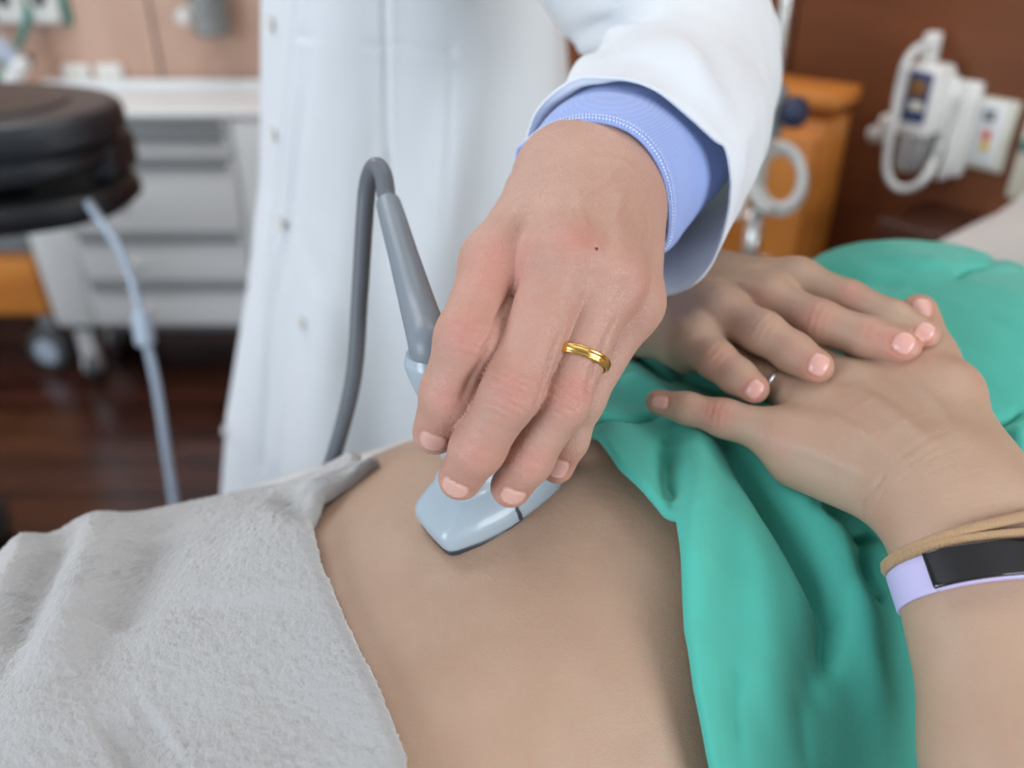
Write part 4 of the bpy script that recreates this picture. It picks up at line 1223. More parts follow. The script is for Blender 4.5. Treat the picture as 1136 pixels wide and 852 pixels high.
SR = loft([sl0, sl05, sl1, sl2, sl3, sl4, sl5, sl6], m)
cen = SR.mean(1, keepdims=True); rdir = SR - cen; rdir /= np.linalg.norm(rdir, axis=2, keepdims=True)
K = np.arange(m)[:, None] / m; J = np.arange(128)[None, :]
Q = SR.reshape(-1, 3)
wr = .005 * vnoise(Q, 22) + .0022 * vnoise(Q, 60)
wr = wr.reshape(m, 128) * np.clip(K * 8, .12, 1)
SR = SR + rdir * wr[..., None]
SS = Surf(SR.reshape(-1, 3), grid_faces(m, 128, wrap_v=True))
if (SS.N.reshape(m, 128, 3) * rdir).sum(-1).mean() < 0: SS.N = -SS.N
SS.line([(640, 40), (665, 28), (700, 20), (735, 22)], -.006, .006); SS.line([(625, 75), (650, 50), (690, 35)], .006, .009)
SS.line([(650, 15), (690, 5), (740, 2)], .005, .009); SS.line([(735, 40), (780, 90), (810, 130)], .004, .012)
SS.line([(760, 30), (800, 90), (825, 150)], -.003, .010); SS.line([(835, 120), (820, 160), (812, 220)], .003, .008)
SS.line([(640, 72), (700, 66), (760, 90)], -.002, .008)
v, f, _ = SS.done()
coat = mesh_np('coat_sleeve_part', v, f, M['coat'], None)

# ---- coat torso: closed cross-sections by height
def front_y(): return .80
def coat_ring(z, n=460):
    # centre, half widths by height
    cx = np.interp(z, [.35, .79, 1.07, 1.26, 1.5], [-.105, -.102, -.100, -.095, -.10]); cy = 1.01
    hx = np.interp(z, [.35, .79, .95, 1.07, 1.26, 1.42, 1.5], [.31, .246, .198, .169, .143, .132, .09])
    hy = np.interp(z, [.35, .79, 1.07, 1.3, 1.5], [.30, .245, .215, .205, .12])
    a = np.arange(n) * 2 * PI / n; p = 2.5
    a = a + .0001; c, s = np.cos(a), np.sin(a)
    rad_ = (np.abs(c) ** p + np.abs(s) ** p) ** (-1 / p)
    return np.stack([cx + hx * c * rad_, cy + hy * s * rad_, np.full(n, z)], -1)
    return np.stack([cx + hx * np.sign(c) * np.abs(c) ** (2 / p), cy + hy * np.sign(s) * np.abs(s) ** (2 / p), np.full(n, z)], -1)
zs = np.linspace(.40, 1.47, 300); n = 460
CV = np.array([coat_ring(z) for z in zs])
CTf = grid_faces(len(zs), n, wrap_v=True)
CS = Surf(CV.reshape(-1, 3), CTf)
cc_ = CV.mean(1, keepdims=True); ro = (CV - cc_).reshape(-1, 3); 
if (CS.N * ro).sum(-1).mean() < 0: CS.N = -CS.N; 
# folds that hang down the coat
V0 = CS.V
ang = np.arctan2((V0[:, 1] - 1.01) / .21, (V0[:, 0] + .112) / .15)
amp = np.interp(V0[:, 2], [.4, .8, 1.1, 1.3], [.026, .018, .009, .005])
CS.D += amp * (np.sin(ang * 9 + 1.0 + 2.0 * vnoise(V0, 3)) * .6) + .012 * vnoise(V0 * np.array([1, 1, .35]), 14)
def cl(pix, amp, w, taper=True): CS.line(pix, amp, w, taper)
cl([(345, 90), (325, 200), (300, 330), (290, 500)], -.006, .007); cl([(480, 90), (470, 180), (485, 300)], -.002, .014)
cl([(530, 60), (500, 200), (470, 330)], .007, .025); cl([(400, 100), (390, 250), (370, 420)], .005, .02)
cl([(330, 250), (380, 330), (395, 430)], -.003, .014)
PLK = ([(286, -20), (276, 80), (267, 180), (260, 280), (254, 400), (252, 520)], [(334, -20), (321, 80), (309, 180), (298, 280), (290, 400), (284, 520)])
for pk in PLK:
    CS.line(pk, -.0045, .0035, False); CS.line([(x + 9, y) for x, y in pk], .0020, .006, False)
CS.line([(338, 40), (420, 50), (502, 58)], -.0035, .0035, False); CS.line([(338, 47), (420, 57), (502, 65)], .0015, .005, False)
CS.line([(338, 45), (345, 160), (352, 255)], -.0015, .003)
CS.line([(502, 62), (498, 160), (492, 258)], -.0015, .003)
v, f, _ = CS.done()
CSg = BVHTree.FromPolygons([tuple(x) for x in v.astype(float)], [tuple(int(i) for i in q) for q in f])
def on_coat(px, py, outw=0.0):
    r = ray(px, py); r /= np.linalg.norm(r); hh = CSg.ray_cast(Vector(CAM), Vector(r))
    if hh[0] is None:
        hh = CSg.find_nearest(Vector(P(px, py, .85)))
    nn = np.array(hh[1]); 
    if nn @ r > 0: nn = -nn
    return np.array(hh[0]) + nn * outw, nn
# join torso and sleeve into one coat
bmc = bmesh.new(); bmc.from_mesh(coat.data)
bv = [bmc.verts.new(x) for x in v]
for q in f: bmc.faces.new([bv[i] for i in q])
bmesh.ops.recalc_face_normals(bmc, faces=bmc.faces)
bmc.to_mesh(coat.data); bmc.free(); coat.data.update()
coat.name = 'lab_coat'; coat.parent = doc; coat.matrix_parent_inverse = Matrix.Translation(doc.location).inverted()
coat.data.polygons.foreach_set('use_smooth', [True] * len(coat.data.polygons))
so = coat.modifiers.new('thick', 'SOLIDIFY'); so.thickness = .0015; so.offset = 0
# front placket, pocket edge, buttons
def ribbon(name, left, right, lift_, thick, nn_=40):
    Lp = catmull(left, nn_); Rp = catmull(right, nn_); rows_ = []
    for i in range(nn_):
        row = []
        for k in range(9):
            x, y = Lp[i] + (Rp[i] - Lp[i]) * k / 8
            row.append(on_coat(x, y, lift_ if 0 < k < 8 else -.001)[0])
        rows_.append(row)
    V = np.array(rows_).reshape(-1, 3)
    o = mesh_np(name, V, grid_faces(nn_, 9), M['coat'], coat)
    s_ = o.modifiers.new('thick', 'SOLIDIFY'); s_.thickness = thick; s_.offset = 0
    return o
for bx_, by_ in ((303, 26), (287, 149), (272, 260), (262, 370), (252, 478)):
    p, nn = on_coat(bx_, by_, .0036)
    lathe('button', [(0, -.001), (.0062, -.001), (.0068, .0003), (.0064, .0013), (.0048, .0010), (.0015, .0008), (0, .0008)], M['button'], coat, frame_M(p, nn))
# ------------------------------------------------------------------ bed
bed = empty('exam_bed', tuple(bw(-.2, 0, 0).tolist()), math.atan2(AX[1], AX[0]))
tag(bed, 'exam bed with a cream sheet under the patient', 'bed')
BM = Matrix.Translation(Vector(bw(-.2, 0, 0))) @ Matrix.Rotation(math.atan2(AX[1], AX[0]), 4, 'Z')
def bed_part(name, c, size, m_, bev=.01): return box(name, c, size, m_, bed, bev, BM)
bed_part('mattress', (.02, 0, .853), (2.04, .67, .13), M['sheet'], .03)
bed_part('frame', (.02, 0, .755), (2.0, .64, .07), M['cart'], .015)
bed_part('undercarriage', (0, 0, .42), (1.5, .36, .14), M['cart_grey'], .03)
for x in (-.5, .5): bed_part('column', (x, 0, .6), (.12, .20, .30), M['cart_grey'], .02)
for x in (-.75, .75):
    for y in (-.24, .24):
        bed_part('leg', (x, y, .22), (.06, .06, .30), M['cart_grey'], .01)
        o = lathe('wheel', [(0, -.018), (.05, -.018), (.062, -.010), (.062, .010), (.05, .018), (0, .018)], M['wheel'], bed, BM @ frame_M((x, y, .063), (0, 1, 0)))
    bed_part('crossbar', (x, 0, .36), (.07, .52, .05), M['cart_grey'], .01)
pil = []
# pillow, softly squared
n1, n2 = 60, 60
def pillow_mesh(lx, ly, hz):
    V = []; F = []
    for sgn_ in (1, -1):
        for i in range(n1 + 1):
            for j in range(n2 + 1):
                x = -1 + 2 * i / n1; y = -1 + 2 * j / n2
                e = max(0, (1 - abs(x) ** 3.5)) ** .5 * max(0, (1 - abs(y) ** 3.5)) ** .5
                V.append((x * lx * (1 - .05 * (1 - abs(y))), y * ly * (1 - .05 * (1 - abs(x))), sgn_ * hz * e))
    k = (n1 + 1) * (n2 + 1); g = grid_faces(n1 + 1, n2 + 1)
    return np.array(V), np.concatenate([g, g[:, ::-1] + k])
V, F = pillow_mesh(.15, .32, .075)
V[:, 2] += .006 * vnoise(V, 9)
tl = math.radians(-14)
R_ = np.array(Matrix.Rotation(math.atan2(AX[1], AX[0]), 3, 'Z')) @ np.array(Matrix.Rotation(tl, 3, 'Y'))
V = V @ R_.T + bw(.83, -.02, .965)
pl = mesh_np('pillow', V, F, M['pillow']); tag(pl, 'pale grey pillow at the head end of the bed', 'pillow')

# ------------------------------------------------------------------ room shell
def plane_box(name, c, size, m_, rz=0, kind='structure'):
    o = box(name, (0, 0, 0), size, m_, None, 0); o.location = c; o.rotation_euler = (0, 0, rz)
    if kind: o['kind'] = kind
    return o
plane_box('floor', (0, .8, -.05), (7.0, 6.4, .1), M['floor'])
plane_box('wall_back', (-1.6, 2.680, 1.35), (3.4, .1, 2.7), M['wood_back'])
# headwall: runs from near right to far middle
HD = np.array([-.616, .788]); HP = np.array([.640, 1.340]); hrz = math.atan2(-HD[1], -HD[0])
HNRM = np.array([-.788, -.616])     # faces the bed
def hw(k, out, z):   # k metres along the wall from the device towards the far corner, out metres off its face
    p = HP + HD * k + HNRM * out; return np.array([p[0], p[1], z])
hwall = plane_box('wall_head', tuple(hw(.25, -.05, 1.35)), (3.9, .1, 2.7), M['wood_head'], hrz)
plane_box('ceiling', (0, .8, 2.75), (7.0, 6.4, .1), M['ceiling'])
plane_box('wall_left', (-3.25, .8, 1.35), (.1, 4.5, 2.7), M['ceiling'])
# thin dark joints between the veneer panels are part of the wall trim
for i, k in enumerate((-.35, .28, .80, 1.3)):
    plane_box('trim_%d' % (i + 1), tuple(hw(k, .001, 1.6)), (.005, .003, 2.2), M['wood_dark'], hrz)
for i, x in enumerate((-1.62, -1.0, -2.2)):
    plane_box('trim_%d' % (i + 5), (x, 2.628, 1.35), (.006, .004, 2.6), M['wood_dark'])
plane_box('baseboard_back', (-1.6, 2.620, .06), (3.3, .02, .12), M['wood_dark'])
HM = lambda k, out, z: Matrix.Translation(Vector(hw(k, out, z))) @ Matrix.Rotation(hrz, 4, 'Z')
# in these local frames x runs along the wall to the right, -y points into the room
def hbox(name, k, out, z, c, size, m_, parent=None, bev=.003): return box(name, c, size, m_, parent, bev, HM(k, out, z))

# ledge along the headwall
led = empty('wall_ledge', tuple(hw(.0, 0, .88)))
tag(led, 'dark brown wooden ledge running along the headwall below the suction handset', 'ledge')
hbox('shelf', -.56, .07, .895, (0, 0, 0), (1.10, .14, .035), M['wood_dark'], led)
hbox('fascia', -.56, .05, .78, (0, 0, 0), (1.10, .08, .19), M['wood_head'], led)

# orange bedside cabinet
cbp = at_y(924, 105, 1.30); 
cab = empty('bedside_cabinet', (cbp[0] - .12, 1.35, 0))
tag(cab, 'tall orange wood cabinet behind the steel pole', 'cabinet')
crz = hrz
CM = Matrix.Translation(Vector((cbp[0], 1.30, 0))) @ Matrix.Rotation(hrz + math.radians(12), 4, 'Z')
ct = cbp[2]
box('carcass', (-.17, .045, ct / 2 - .015), (.34, .09, ct - .05), M['wood_orange'], cab, .004, CM)
box('top_panel', (-.17, .040, ct - .010), (.36, .10, .022), M['wood_orange'], cab, .004, CM)
box('door', (-.17, -.010, ct - .42), (.325, .018, .72), M['wood_orange'], cab, .003, CM)
box('handle', (-.05, -.028, ct - .30), (.012, .018, .10), M['chrome'], cab, .003, CM)
box('plinth', (-.17, .06, .03), (.32, .11, .06), M['wood_dark'], cab, .003, CM)

# ------------------------------------------------------------------ drip pole
pp = P(852, 140, 1.10)
pole = empty('drip_stand', (pp[0], pp[1], 0))
tag(pole, 'chrome drip stand with a dark knob between the coat sleeve and the wood wall', 'drip stand')
tube('pole', [(pp[0], pp[1], .12), (pp[0], pp[1], .97)], .0115, M['chrome'], pole, n=20)
tube('upper_pole', [(pp[0], pp[1], .95), (pp[0], pp[1], 1.9)], .0078, M['chrome'], pole, n=20)
kz = P(872, 125, 1.08)[2]
lathe('collar', [(0, -.03), (.016, -.03), (.018, -.024), (.018, .024), (.016, .03), (0, .03)], M['cart_grey'], pole, Matrix.Translation((pp[0], pp[1], kz)))
ko = Vector((.95, -.3, 0)).normalized()
lathe('knob', [(0, 0), (.006, 0), (.006, .010), (.014, .012), (.019, .018), (.0195, .026), (.016, .034), (.008, .038), (0, .0385)], M['navy'], pole, frame_M(Vector((pp[0], pp[1], kz)) + ko * .008, ko + Vector((0, -.6, .1))))
kz2 = P(855, 35, 1.10)[2]
lathe('clip', [(0, -.016), (.012, -.016), (.014, 0), (.012, .016), (0, .016)], M['white'], pole, Matrix.Translation((pp[0] - .006, pp[1] + .01, kz2)))
for k in range(5):
    a = 2 * PI * k / 5 + .3; d = Vector((math.cos(a), math.sin(a), 0))
    b0_ = Vector((pp[0], pp[1], .12))
    tube('leg', [tuple(b0_), tuple(b0_ + d * .08 + Vector((0, 0, -.02))), tuple(b0_ + d * .16 + Vector((0, 0, -.055)))], .012, M['chrome'], pole, n=10)
    lathe('wheel', [(0, -.010), (.026, -.010), (.030, -.005), (.030, .005), (.026, .010), (0, .010)], M['wheel'], pole, frame_M(b0_ + d * .16 + Vector((0, 0, -.090)), d.cross(Vector((0, 0, 1)))))
hk = Vector((pp[0], pp[1], 1.9))
for sg in (-1, 1): tube('hook', [tuple(hk), tuple(hk + Vector((sg * .05, 0, .01))), tuple(hk + Vector((sg * .10, 0, -.02))), tuple(hk + Vector((sg * .115, 0, .02)))], .004, M['chrome'], pole, n=8)

# coiled white hose hanging on the stand
hs_ = empty('coiled_hose', tuple(P(868, 200, 1.12)))
tag(hs_, 'milky white hose hanging in loops on the drip stand in front of the orange cabinet', 'hose')
hpts = []
for k in range(50):
    a = k / 49 * 2 * PI * 2.3 + 1.9
    rr_ = 1 + .12 * math.sin(a * .5)
    hpts.append(P(863 + 26 * rr_ * math.cos(a) + 3 * k / 49, 198 + 34 * rr_ * math.sin(a), 1.125 + .0004 * k))
tube('hose', hpts, .0066, M['tube'], hs_, n=10, samples=200)
tube('end_connector', [P(822, 205, 1.13), P(816, 228, 1.13), P(812, 242, 1.13)], [.011, .014, .011], M['white'], hs_, n=14)

# ------------------------------------------------------------------ suction handset on the headwall
def hp(px, py, out=.02):   # where the eye meets the plane `out` metres off the headwall
    c = hw(0, out, 1); return at_plane(px, py, c, (HNRM[0], HNRM[1], 0))
dev = empty('vacuum_regulator', tuple(hp(1030, 130, .01)))
tag(dev, 'white wall suction regulator with blue gauge label and looped white tube', 'medical regulator')
XW = Matrix.Rotation(hrz, 3, 'Z')
def on_head(px, py, out, tilt=0):
    p = hp(px, py, out); return Matrix.Translation(Vector(p)) @ Matrix.Rotation(hrz, 4, 'Z') @ Matrix.Rotation(tilt, 4, 'Y')
def dbox(name, px, py, out, size, m_, bev=.004, tilt=0, par=dev, c=(0, 0, 0)): return box(name, c, size, m_, par, bev, on_head(px, py, out, tilt))
dbox('back_plate', 1050, 140, .012, (.075, .024, .135), M['white'], .006)
dbox('body', 1026, 110, .050, (.052, .055, .100), M['white'], .010)
fr = empty('gauge', tuple(hp(1018, 105, .08))); fr.parent = dev; fr.matrix_parent_inverse = Matrix.Translation(dev.location).inverted()
def gbox(name, px, py, out, size, m_, bev=.002):
    o = box(name, (0, 0, 0), size, m_, None, bev, on_head(px, py, out)); o.parent = fr; o.matrix_parent_inverse = Matrix.Translation(fr.location).inverted(); return o
gbox('label_panel', 1017, 108, .080, (.036, .004, .070), M['bluecap'])
gbox('gauge_window', 1018, 98, .083, (.024, .004, .022), M['amber'])
gbox('label_patch', 1016, 118, .083, (.022, .004, .012), M['ivory'])
dbox('nozzle', 1033, 52, .035, (.018, .024, .040), M['white'], .004)
dbox('blue_dial', 1050, 78, .035, (.014, .022, .014), M['bluecap'], .005)
jar = on_head(1014, 162, .055)
lathe('trap_jar', [(0, -.035), (.017, -.035), (.022, -.028), (.022, .028), (.020, .034), (0, .034)], M['clear'], dev, jar)
lathe('side_port', [(0, -.016), (.012, -.016), (.015, 0), (.010, .018), (0, .018)], M['white'], dev, on_head(977, 148, .03) @ Matrix.Rotation(1.2, 4, 'Y'))
lathe('side_port_cap', [(0, -.012), (.014, -.010), (.014, .010), (0, .012)], M['white'], dev, on_head(988, 136, .03) @ Matrix.Rotation(1.2, 4, 'Y'))
tp = [(1040, 50), (1020, 52), (1006, 68), (998, 95), (992, 130), (985, 165), (984, 190), (993, 206), (1008, 209), (1024, 200), (1036, 180), (1044, 160)]
tube('tube', [hp(x, y, .092 if 1 < i < 10 else .06) for i, (x, y) in enumerate(tp)], .0058, M['tube'], dev, n=14)
rod = [(1058, 84), (1054, 120), (1048, 160), (1040, 198)]
tube('holder_rail', [hp(x, y, .03) for x, y in rod], [.008, .010, .011, .009], M['white'], dev, n=14)
rod = [(1074, 108), (1062, 140), (1052, 175), (1044, 195)]
tube('handset', [hp(x, y, .035) for x, y in rod], [.006, .008, .009, .009], M['white'], dev, n=14)

# outlet plate beside it
op = empty('outlet_plate', tuple(hp(1092, 148, .003)))
tag(op, 'ivory wall outlet plate with red and yellow sockets right of the suction regulator', 'wall outlet')
kw = dict(par=op)
dbox('cover', 1094, 148, .004, (.072, .008, .100), M['ivory'], .002, **kw)
dbox('inset', 1096, 148, .0095, (.040, .005, .088), M['cart'], .001, **kw)
dbox('outlet_slot', 1098, 128, .013, (.016, .004, .016), M['cart_grey'], .001, **kw)
dbox('red_socket', 1094, 150, .013, (.013, .005, .011), M['red'], .002, **kw)
dbox('yellow_socket', 1092, 162, .013, (.013, .005, .012), M['yellow'], .002, **kw)
op2 = empty('outlet_plate', tuple(hp(1140, 175, .003)))
tag(op2, 'ivory wall outlet plate cut by the right edge of the view', 'wall outlet')
dbox('cover', 1148, 180, .004, (.05, .008, .11), M['ivory'], .002, par=op2)
dbox('green_socket', 1137, 162, .010, (.012, .005, .016), M['teal'], .001, par=op2)

# ------------------------------------------------------------------ supply cart at the back wall
cart = empty('supply_cart', (-1.0, 2.36, 0))
tag(cart, 'white hospital drawer cart on casters at the back wall', 'cart')
CX0, CX1, CY = -1.335, -.62, 2.34
ctop = .800
def cb(name, c, size, m_, bev=.01, par=cart): return box(name, c, size, m_, par, bev)
cb('cabinet', ((CX0 + CX1) / 2, CY + .13, .50), (CX1 - CX0 - .06, .23, .60), M['cart'], .02)
# side columns swell outwards towards the bottom, as the moulded panels do
def column_(x0, x1, name='side_column'):
    out = [(x0, .20), (x1, .20), (x1, ctop), (x0 + .03, ctop), (x0 + .01, ctop - .25), (x0 - .015, .55), (x0 - .005, .32)] if x0 < -1 else [(x0, .20), (x1, .20), (x1 + .01, .32), (x1 + .01, .55), (x1 - .01, ctop), (x0, ctop)]
    return prism(name, out, .26, M['cart'], cart, Matrix.Translation((0, CY - .01, 0)), .008)
column_(CX0, CX0 + .115); column_(CX1 - .115, CX1)
cb('worktop', ((CX0 + CX1) / 2, CY + .125, ctop + .010), (CX1 - CX0 + .02, .285, .025), M['cart'], .012)
cb('back_rail', ((CX0 + CX1) / 2, CY + .262, ctop + .030), (CX1 - CX0, .014, .03), M['cart'], .008)
dx0, dx1 = CX0 + .12, CX1 - .12
def drw(z0, z1, k):
    o = cb('drawer', ((dx0 + dx1) / 2, CY + .01, (z0 + z1) / 2), (dx1 - dx0, .05, z1 - z0 - .012), M['cart'], .005)
    cb('drawer_handle', ((dx0 + dx1) / 2, CY - .020, z1 - .010), (dx1 - dx0 - .03, .016, .016), M['cart_grey'], .005, o)
    cb('label_holder', ((dx0 + dx1) / 2 - .08, CY - .018, (z0 + z1) / 2 - .015), (.030, .006, .03), M['white'], .002, o)
for k, (a_, b_) in enumerate(((.762, .798), (.692, .762), (.485, .692), (.340, .485), (.20, .340))): drw(a_, b_, k)
cb('bottom_panel', ((CX0 + CX1) / 2, CY + .12, .195), (CX1 - CX0 - .04, .24, .03), M['cart_grey'], .008)
for x in (CX0 + .055, CX1 - .055):
    for y in (CY + .03, CY + .22):
        cst = lathe('caster', [(0, -.016), (.036, -.016), (.046, -.010), (.046, .010), (.036, .016), (0, .016)], M['wheel'], cart, frame_M((x, y, .047), (1, .25, 0)))
        cb('fork', (x, y + .012, .140), (.055, .055, .13), M['cart'], .012, cst)
        cb('hub_cover', (x, y, .055), (.052, .062, .06), M['cart'], .02, cst)

# ------------------------------------------------------------------ wall fittings above the cart
def wallp(px, py, y=2.629): return at_y(px, py, y)
def wfit(name, px, py, w_, h_, m_, lab, cat, parts, group=None):
    c = wallp(px, py); e_ = empty(name, tuple(c)); tag(e_, lab, cat, group)
    box('cover', tuple(c - [0, .006, 0]), (w_, .012, h_), m_, e_, .005)
    for pn, dx, dz_, sx, sz, mm_, th in parts:
        box(pn, tuple(c + [dx, -.014 - th / 2, dz_]), (sx, th, sz), mm_, e_, .003)
    return e_
wfit('wall_outlet', 88, 88, .075, .085, M['white'], 'pinkish white wall socket left of the other socket above the drawer cart', 'wall outlet', [('socket', 0, .0, .04, .045, M['ivory'], .006), ('pilot_light', 0, -.045, .012, .010, M['red'], .004)])
wfit('wall_outlet', 124, 88, .075, .085, M['white'], 'white wall socket nearest the drawer cart top', 'wall outlet', [('socket', .0, -.005, .04, .045, M['ivory'], .006)])
gp = wallp(34, 8); g_ = empty('gas_panel', tuple(gp)); tag(g_, 'green wall panel with two white gas outlets above the green hose', 'gas outlet panel')
box('panel', tuple(gp - [0, .008, 0]), (.22, .014, .085), M['teal'], g_, .004)
for x in (14, 53):
    c = wallp(x, 2); o = box('gas_outlet', tuple(c - [0, .025, 0]), (.082, .030, .105), M['white'], g_, .012)
    lathe('port', [(0, 0), (.018, 0), (.018, .012), (.010, .014), (0, .014)], M['black'], o, frame_M(wallp(x - 2, -4) - [0, .040, 0], (0, -1, 0)))
gh = empty('green_hose', tuple(wallp(25, 40))); tag(gh, 'thin green hose hanging from the gas panel with pale connectors at its end', 'hose')
tube('hose', [wallp(32, 8, 2.590), wallp(28, 30, 2.560), wallp(18, 55, 2.500), wallp(8, 75, 2.450), wallp(-30, 110, 2.42)], .010, M['teal'], gh, n=10)
tube('connector', [wallp(-8, 50, 2.460), wallp(6, 60, 2.460), wallp(22, 75, 2.460)], [.035, .030, .022], M['cable_blue'], gh, n=14)
tube('connector_tip', [wallp(10, 92, 2.440), wallp(24, 72, 2.440), wallp(28, 66, 2.440)], [.022, .020, .012], M['white'], gh, n=14)
tube('connector_cap', [wallp(26, 78, 2.470), wallp(33, 62, 2.470)], [.014, .012], M['navy'], gh, n=12)
cn = wallp(238, -2); cn_e = empty('suction_canister', tuple(cn)); tag(cn_e, 'clear suction canister on a bracket on the back wall beside the coat', 'canister')
lathe('jar', [(0, -.085), (.040, -.085), (.048, -.075), (.052, .06), (.050, .062), (.046, -.07), (0, -.078)], M['clear'], cn_e, Matrix.Translation(Vector(cn - [0, .07, 0])))
lathe('lid', [(0, .055), (.056, .055), (.058, .062), (.056, .078), (0, .080)], M['teal'], cn_e, Matrix.Translation(Vector(cn - [0, .07, 0])))
box('bracket', tuple(cn - [0, .008, 0]), (.07, .03, .17), M['cart_grey'], cn_e, .006)
lathe('valve', [(0, -.02), (.020, -.02), (.022, .0), (.018, .02), (0, .02)], M['white'], cn_e, frame_M(wallp(220, 11) - [0, .12, 0], (0, -1, 0)))

# ------------------------------------------------------------------ low wooden trolley beyond the cart
sd_e = empty('wooden_trolley', (-1.95, 2.55, 0)); tag(sd_e, 'low orange wood trolley on casters left of the drawer cart', 'trolley')
def tb(name, c, size, m_, bev=.006, par=sd_e): return box(name, c, size, m_, par, bev)
for z_, hh in ((.60, .16), (.27, .18)):
    o = tb('drawer_front', (-1.72, 2.46, z_), (.60, .02, hh), M['wood_orange'])
    tb('handle', (-1.72, 2.44, z_), (.12, .015, .012), M['chrome'], .003, o)
tb('carcass', (-1.72, 2.53, .44), (.62, .13, .54), M['wood_orange'])
tb('grey_rail', (-1.72, 2.455, .435), (.62, .03, .10), M['cart_grey'])
for x in (-1.95, -1.50):
    lathe('wheel', [(0, -.018), (.030, -.022), (.034, -.018), (.060, -.018), (.068, -.010), (.068, .010), (.060, .018), (0, .018)], M['wheel'], sd_e, frame_M((x + .06, 2.44, .069), (.2, 1, 0)))
    lathe('hub', [(0, 0), (.040, 0), (.040, .004), (.012, .008), (0, .008)], M['cable_blue'], sd_e, frame_M((x + .06, 2.418, .069), (-.2, -1, 0)))
    tb('fork', (x + .06, 2.475, .14), (.05, .03, .07), M['cart_grey'])

# ------------------------------------------------------------------ ultrasound console at the left edge
us = empty('ultrasound_console', (-.98, 1.35, 0)); tag(us, 'black ultrasound machine console reaching in at the left edge', 'ultrasound machine')
def rslab(name, cx, cy, z0, z1, rx, ry, m_, p=2.6, edge=.012, par=us, tilt=0.0):
    a = np.arange(96) * 2 * PI / 96; c, s = np.cos(a), np.sin(a)
    ux = np.sign(c) * np.abs(c) ** (2 / p); uy = np.sign(s) * np.abs(s) ** (2 / p); rows_ = []
    for sc, z_ in ((.0, z0), (.9, z0), (1 - edge / rx, z0 + .002), (1, z0 + edge), (1, z1 - edge), (1 - edge * .4 / rx, z1 - edge * .3), (1 - edge / rx, z1), (.9, z1), (.0, z1)):
        rows_.append(np.stack([cx + rx * sc * ux, cy + ry * sc * uy, z_ + tilt * (rx * sc * ux)], -1))
    bm = bmesh.new(); V = np.concatenate(rows_); vs = [bm.verts.new(v) for v in V]
    for f in grid_faces(9, 96, wrap_v=True): bm.faces.new([vs[i] for i in f])
    bmesh.ops.remove_doubles(bm, verts=bm.verts, dist=1e-6)
    return soft(mesh_bm(name, bm, m_, par, True), 40)
ucx, ucy = -.938, 1.325
M['console'] = mat('charcoal_plastic', (.022, .025, .030), .4, coat=.1)
rslab('control_panel', ucx, ucy, 1.005, 1.058, .355, .175, M['console'], 2.4, .014)
rslab('panel_recess', ucx - .02, ucy + .005, 1.054, 1.061, .300, .14, M['black'], 2.4, .003)
rslab('panel_base', ucx - .02, ucy + .01, .965, 1.008, .350, .165, M['console'], 2.4, .014)
rslab('lower_tray', ucx + .00, ucy + .01, .898, .945, .355, .17, M['black'], 2.3, .017)
rslab('tray_support', ucx - .08, ucy + .02, .945, .970, .26, .12, M['black'], 2.3, .01)
box('side_bracket', (ucx + .315, ucy + .04, .975), (.05, .10, .06), M['console'], us, .012)
for k in range(5):
    for j in range(9):
        if k == 0 or j % 3: 
            pass
kb = box('keyboard', (ucx - .05, ucy - .02, 1.054), (.36, .11, .006), M['console'], us, .002)
box('column', (ucx - .40, ucy + .12, .55), (.16, .16, .70), M['console'], us, .03)
rslab('base', ucx - .50, ucy + .05, .10, .19, .27, .30, M['console'], 3, .03)
for sx in (-1, 1):
    for sy in (-1, 1):
        lathe('wheel', [(0, -.02), (.045, -.02), (.055, -.012), (.055, .012), (.045, .02), (0, .02)], M['wheel'], us, frame_M((ucx - .50 + sx * .24, ucy + .05 + sy * .24, .056), (1, .3, 0)))
box('monitor', (ucx - .10, ucy + .26, 1.42), (.42, .04, .30), M['black'], us, .012)
box('monitor_arm', (ucx - .12, ucy + .21, 1.12), (.05, .05, .42), M['console'], us, .012)
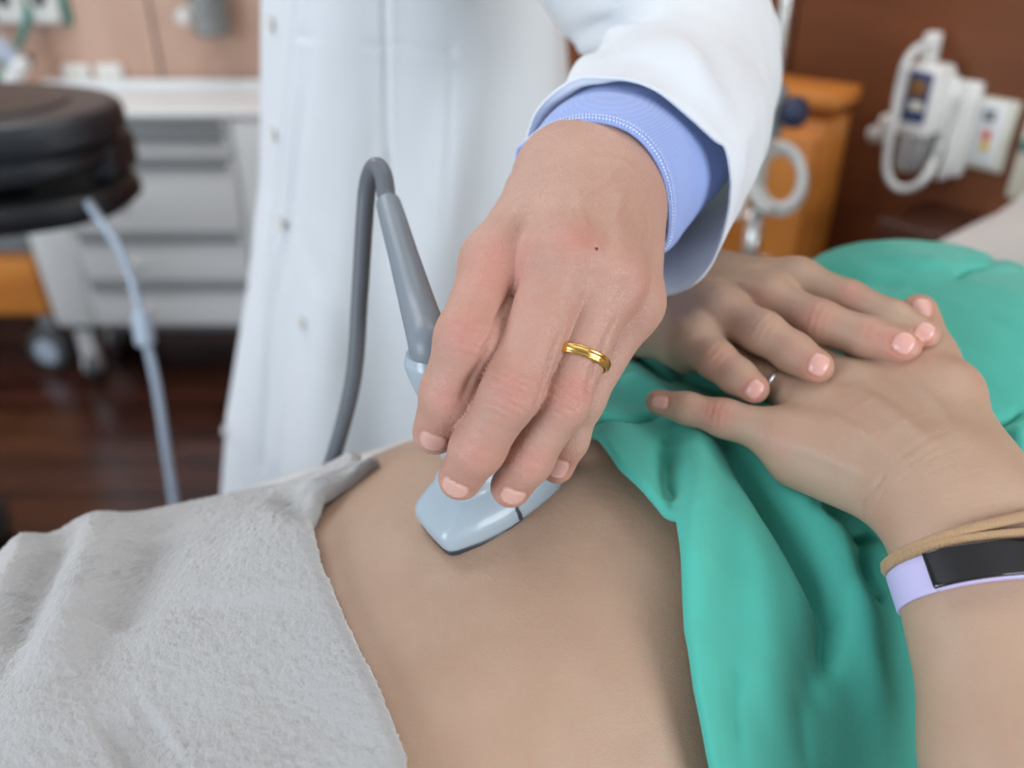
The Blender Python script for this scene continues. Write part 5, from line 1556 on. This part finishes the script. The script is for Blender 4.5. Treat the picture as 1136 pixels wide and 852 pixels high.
# hanging pale blue lead
ld = empty('probe_lead', tuple(P(160, 365, 1.30))); tag(ld, 'pale blue lead with a plug hanging down from the black console', 'cable')
tube('lead', [P(96, 222, 1.30), P(108, 240, 1.28), P(128, 268, 1.28), P(143, 300, 1.29), P(154, 340, 1.30), P(162, 375, 1.31), P(174, 430, 1.33), P(183, 490, 1.36), P(192, 550, 1.40), P(205, 640, 1.44), P(240, 700, 1.47)], .0068, M['cable_blue'], ld, n=12)
pa_, pb_ = P(156, 346, 1.298), P(162, 384, 1.305)
tube('plug', [pa_, lerp(pa_, pb_, .15), lerp(pa_, pb_, .85), pb_], [.011, .0145, .0145, .011], M['cable_blue'], ld, n=16)

# ------------------------------------------------------------------ light and camera
def area(name, loc, target, size, power, col):
    L = bpy.data.lights.new(name, 'AREA'); L.shape = 'RECTANGLE'; L.size, L.size_y = size; L.energy = power; L.color = col
    o = bpy.data.objects.new(name, L); COL.objects.link(o); o.location = loc
    o.rotation_euler = (Vector(target) - Vector(loc)).to_track_quat('-Z', 'Y').to_euler(); return o
area('window_light', (1.75, -1.0, 1.55), (-.05, .80, 1.12), (1.3, 1.2), 36, (.93, .965, 1.0))
area('window_light_left', (-1.9, -1.0, 1.65), (-.45, 1.4, 1.05), (1.4, 1.2), 42, (.82, .91, 1.0))
area('ceiling_light', (.45, 1.0, 2.65), (.45, 1.0, 0), (1.2, .6), 8, (1.0, .97, .92))
area('ceiling_light', (-1.3, 1.6, 2.65), (-1.3, 1.6, 0), (1.2, .6), 20, (.95, .97, 1.0))
w = bpy.data.worlds.new('world'); SC.world = w; w.use_nodes = True
w.node_tree.nodes['Background'].inputs[0].default_value = (.80, .88, 1.0, 1); w.node_tree.nodes['Background'].inputs[1].default_value = .24

cd = bpy.data.cameras.new('camera'); cam = bpy.data.objects.new('camera', cd); COL.objects.link(cam)
cam.location = CAM; cam.rotation_euler = (math.radians(90) - PITCH, 0, 0)
cd.sensor_width = 36; cd.lens = 36 * FPX / 1136; cd.clip_start = .02; cd.clip_end = 60
cd.dof.use_dof = True; cd.dof.focus_distance = .362; cd.dof.aperture_fstop = 4.1; cd.dof.aperture_blades = 7
SC.camera = cam
SC.view_settings.view_transform = 'Standard'; SC.view_settings.look = 'None'; SC.view_settings.gamma = 1
SC.view_settings.use_curve_mapping = False; SC.view_settings.exposure = 0.27
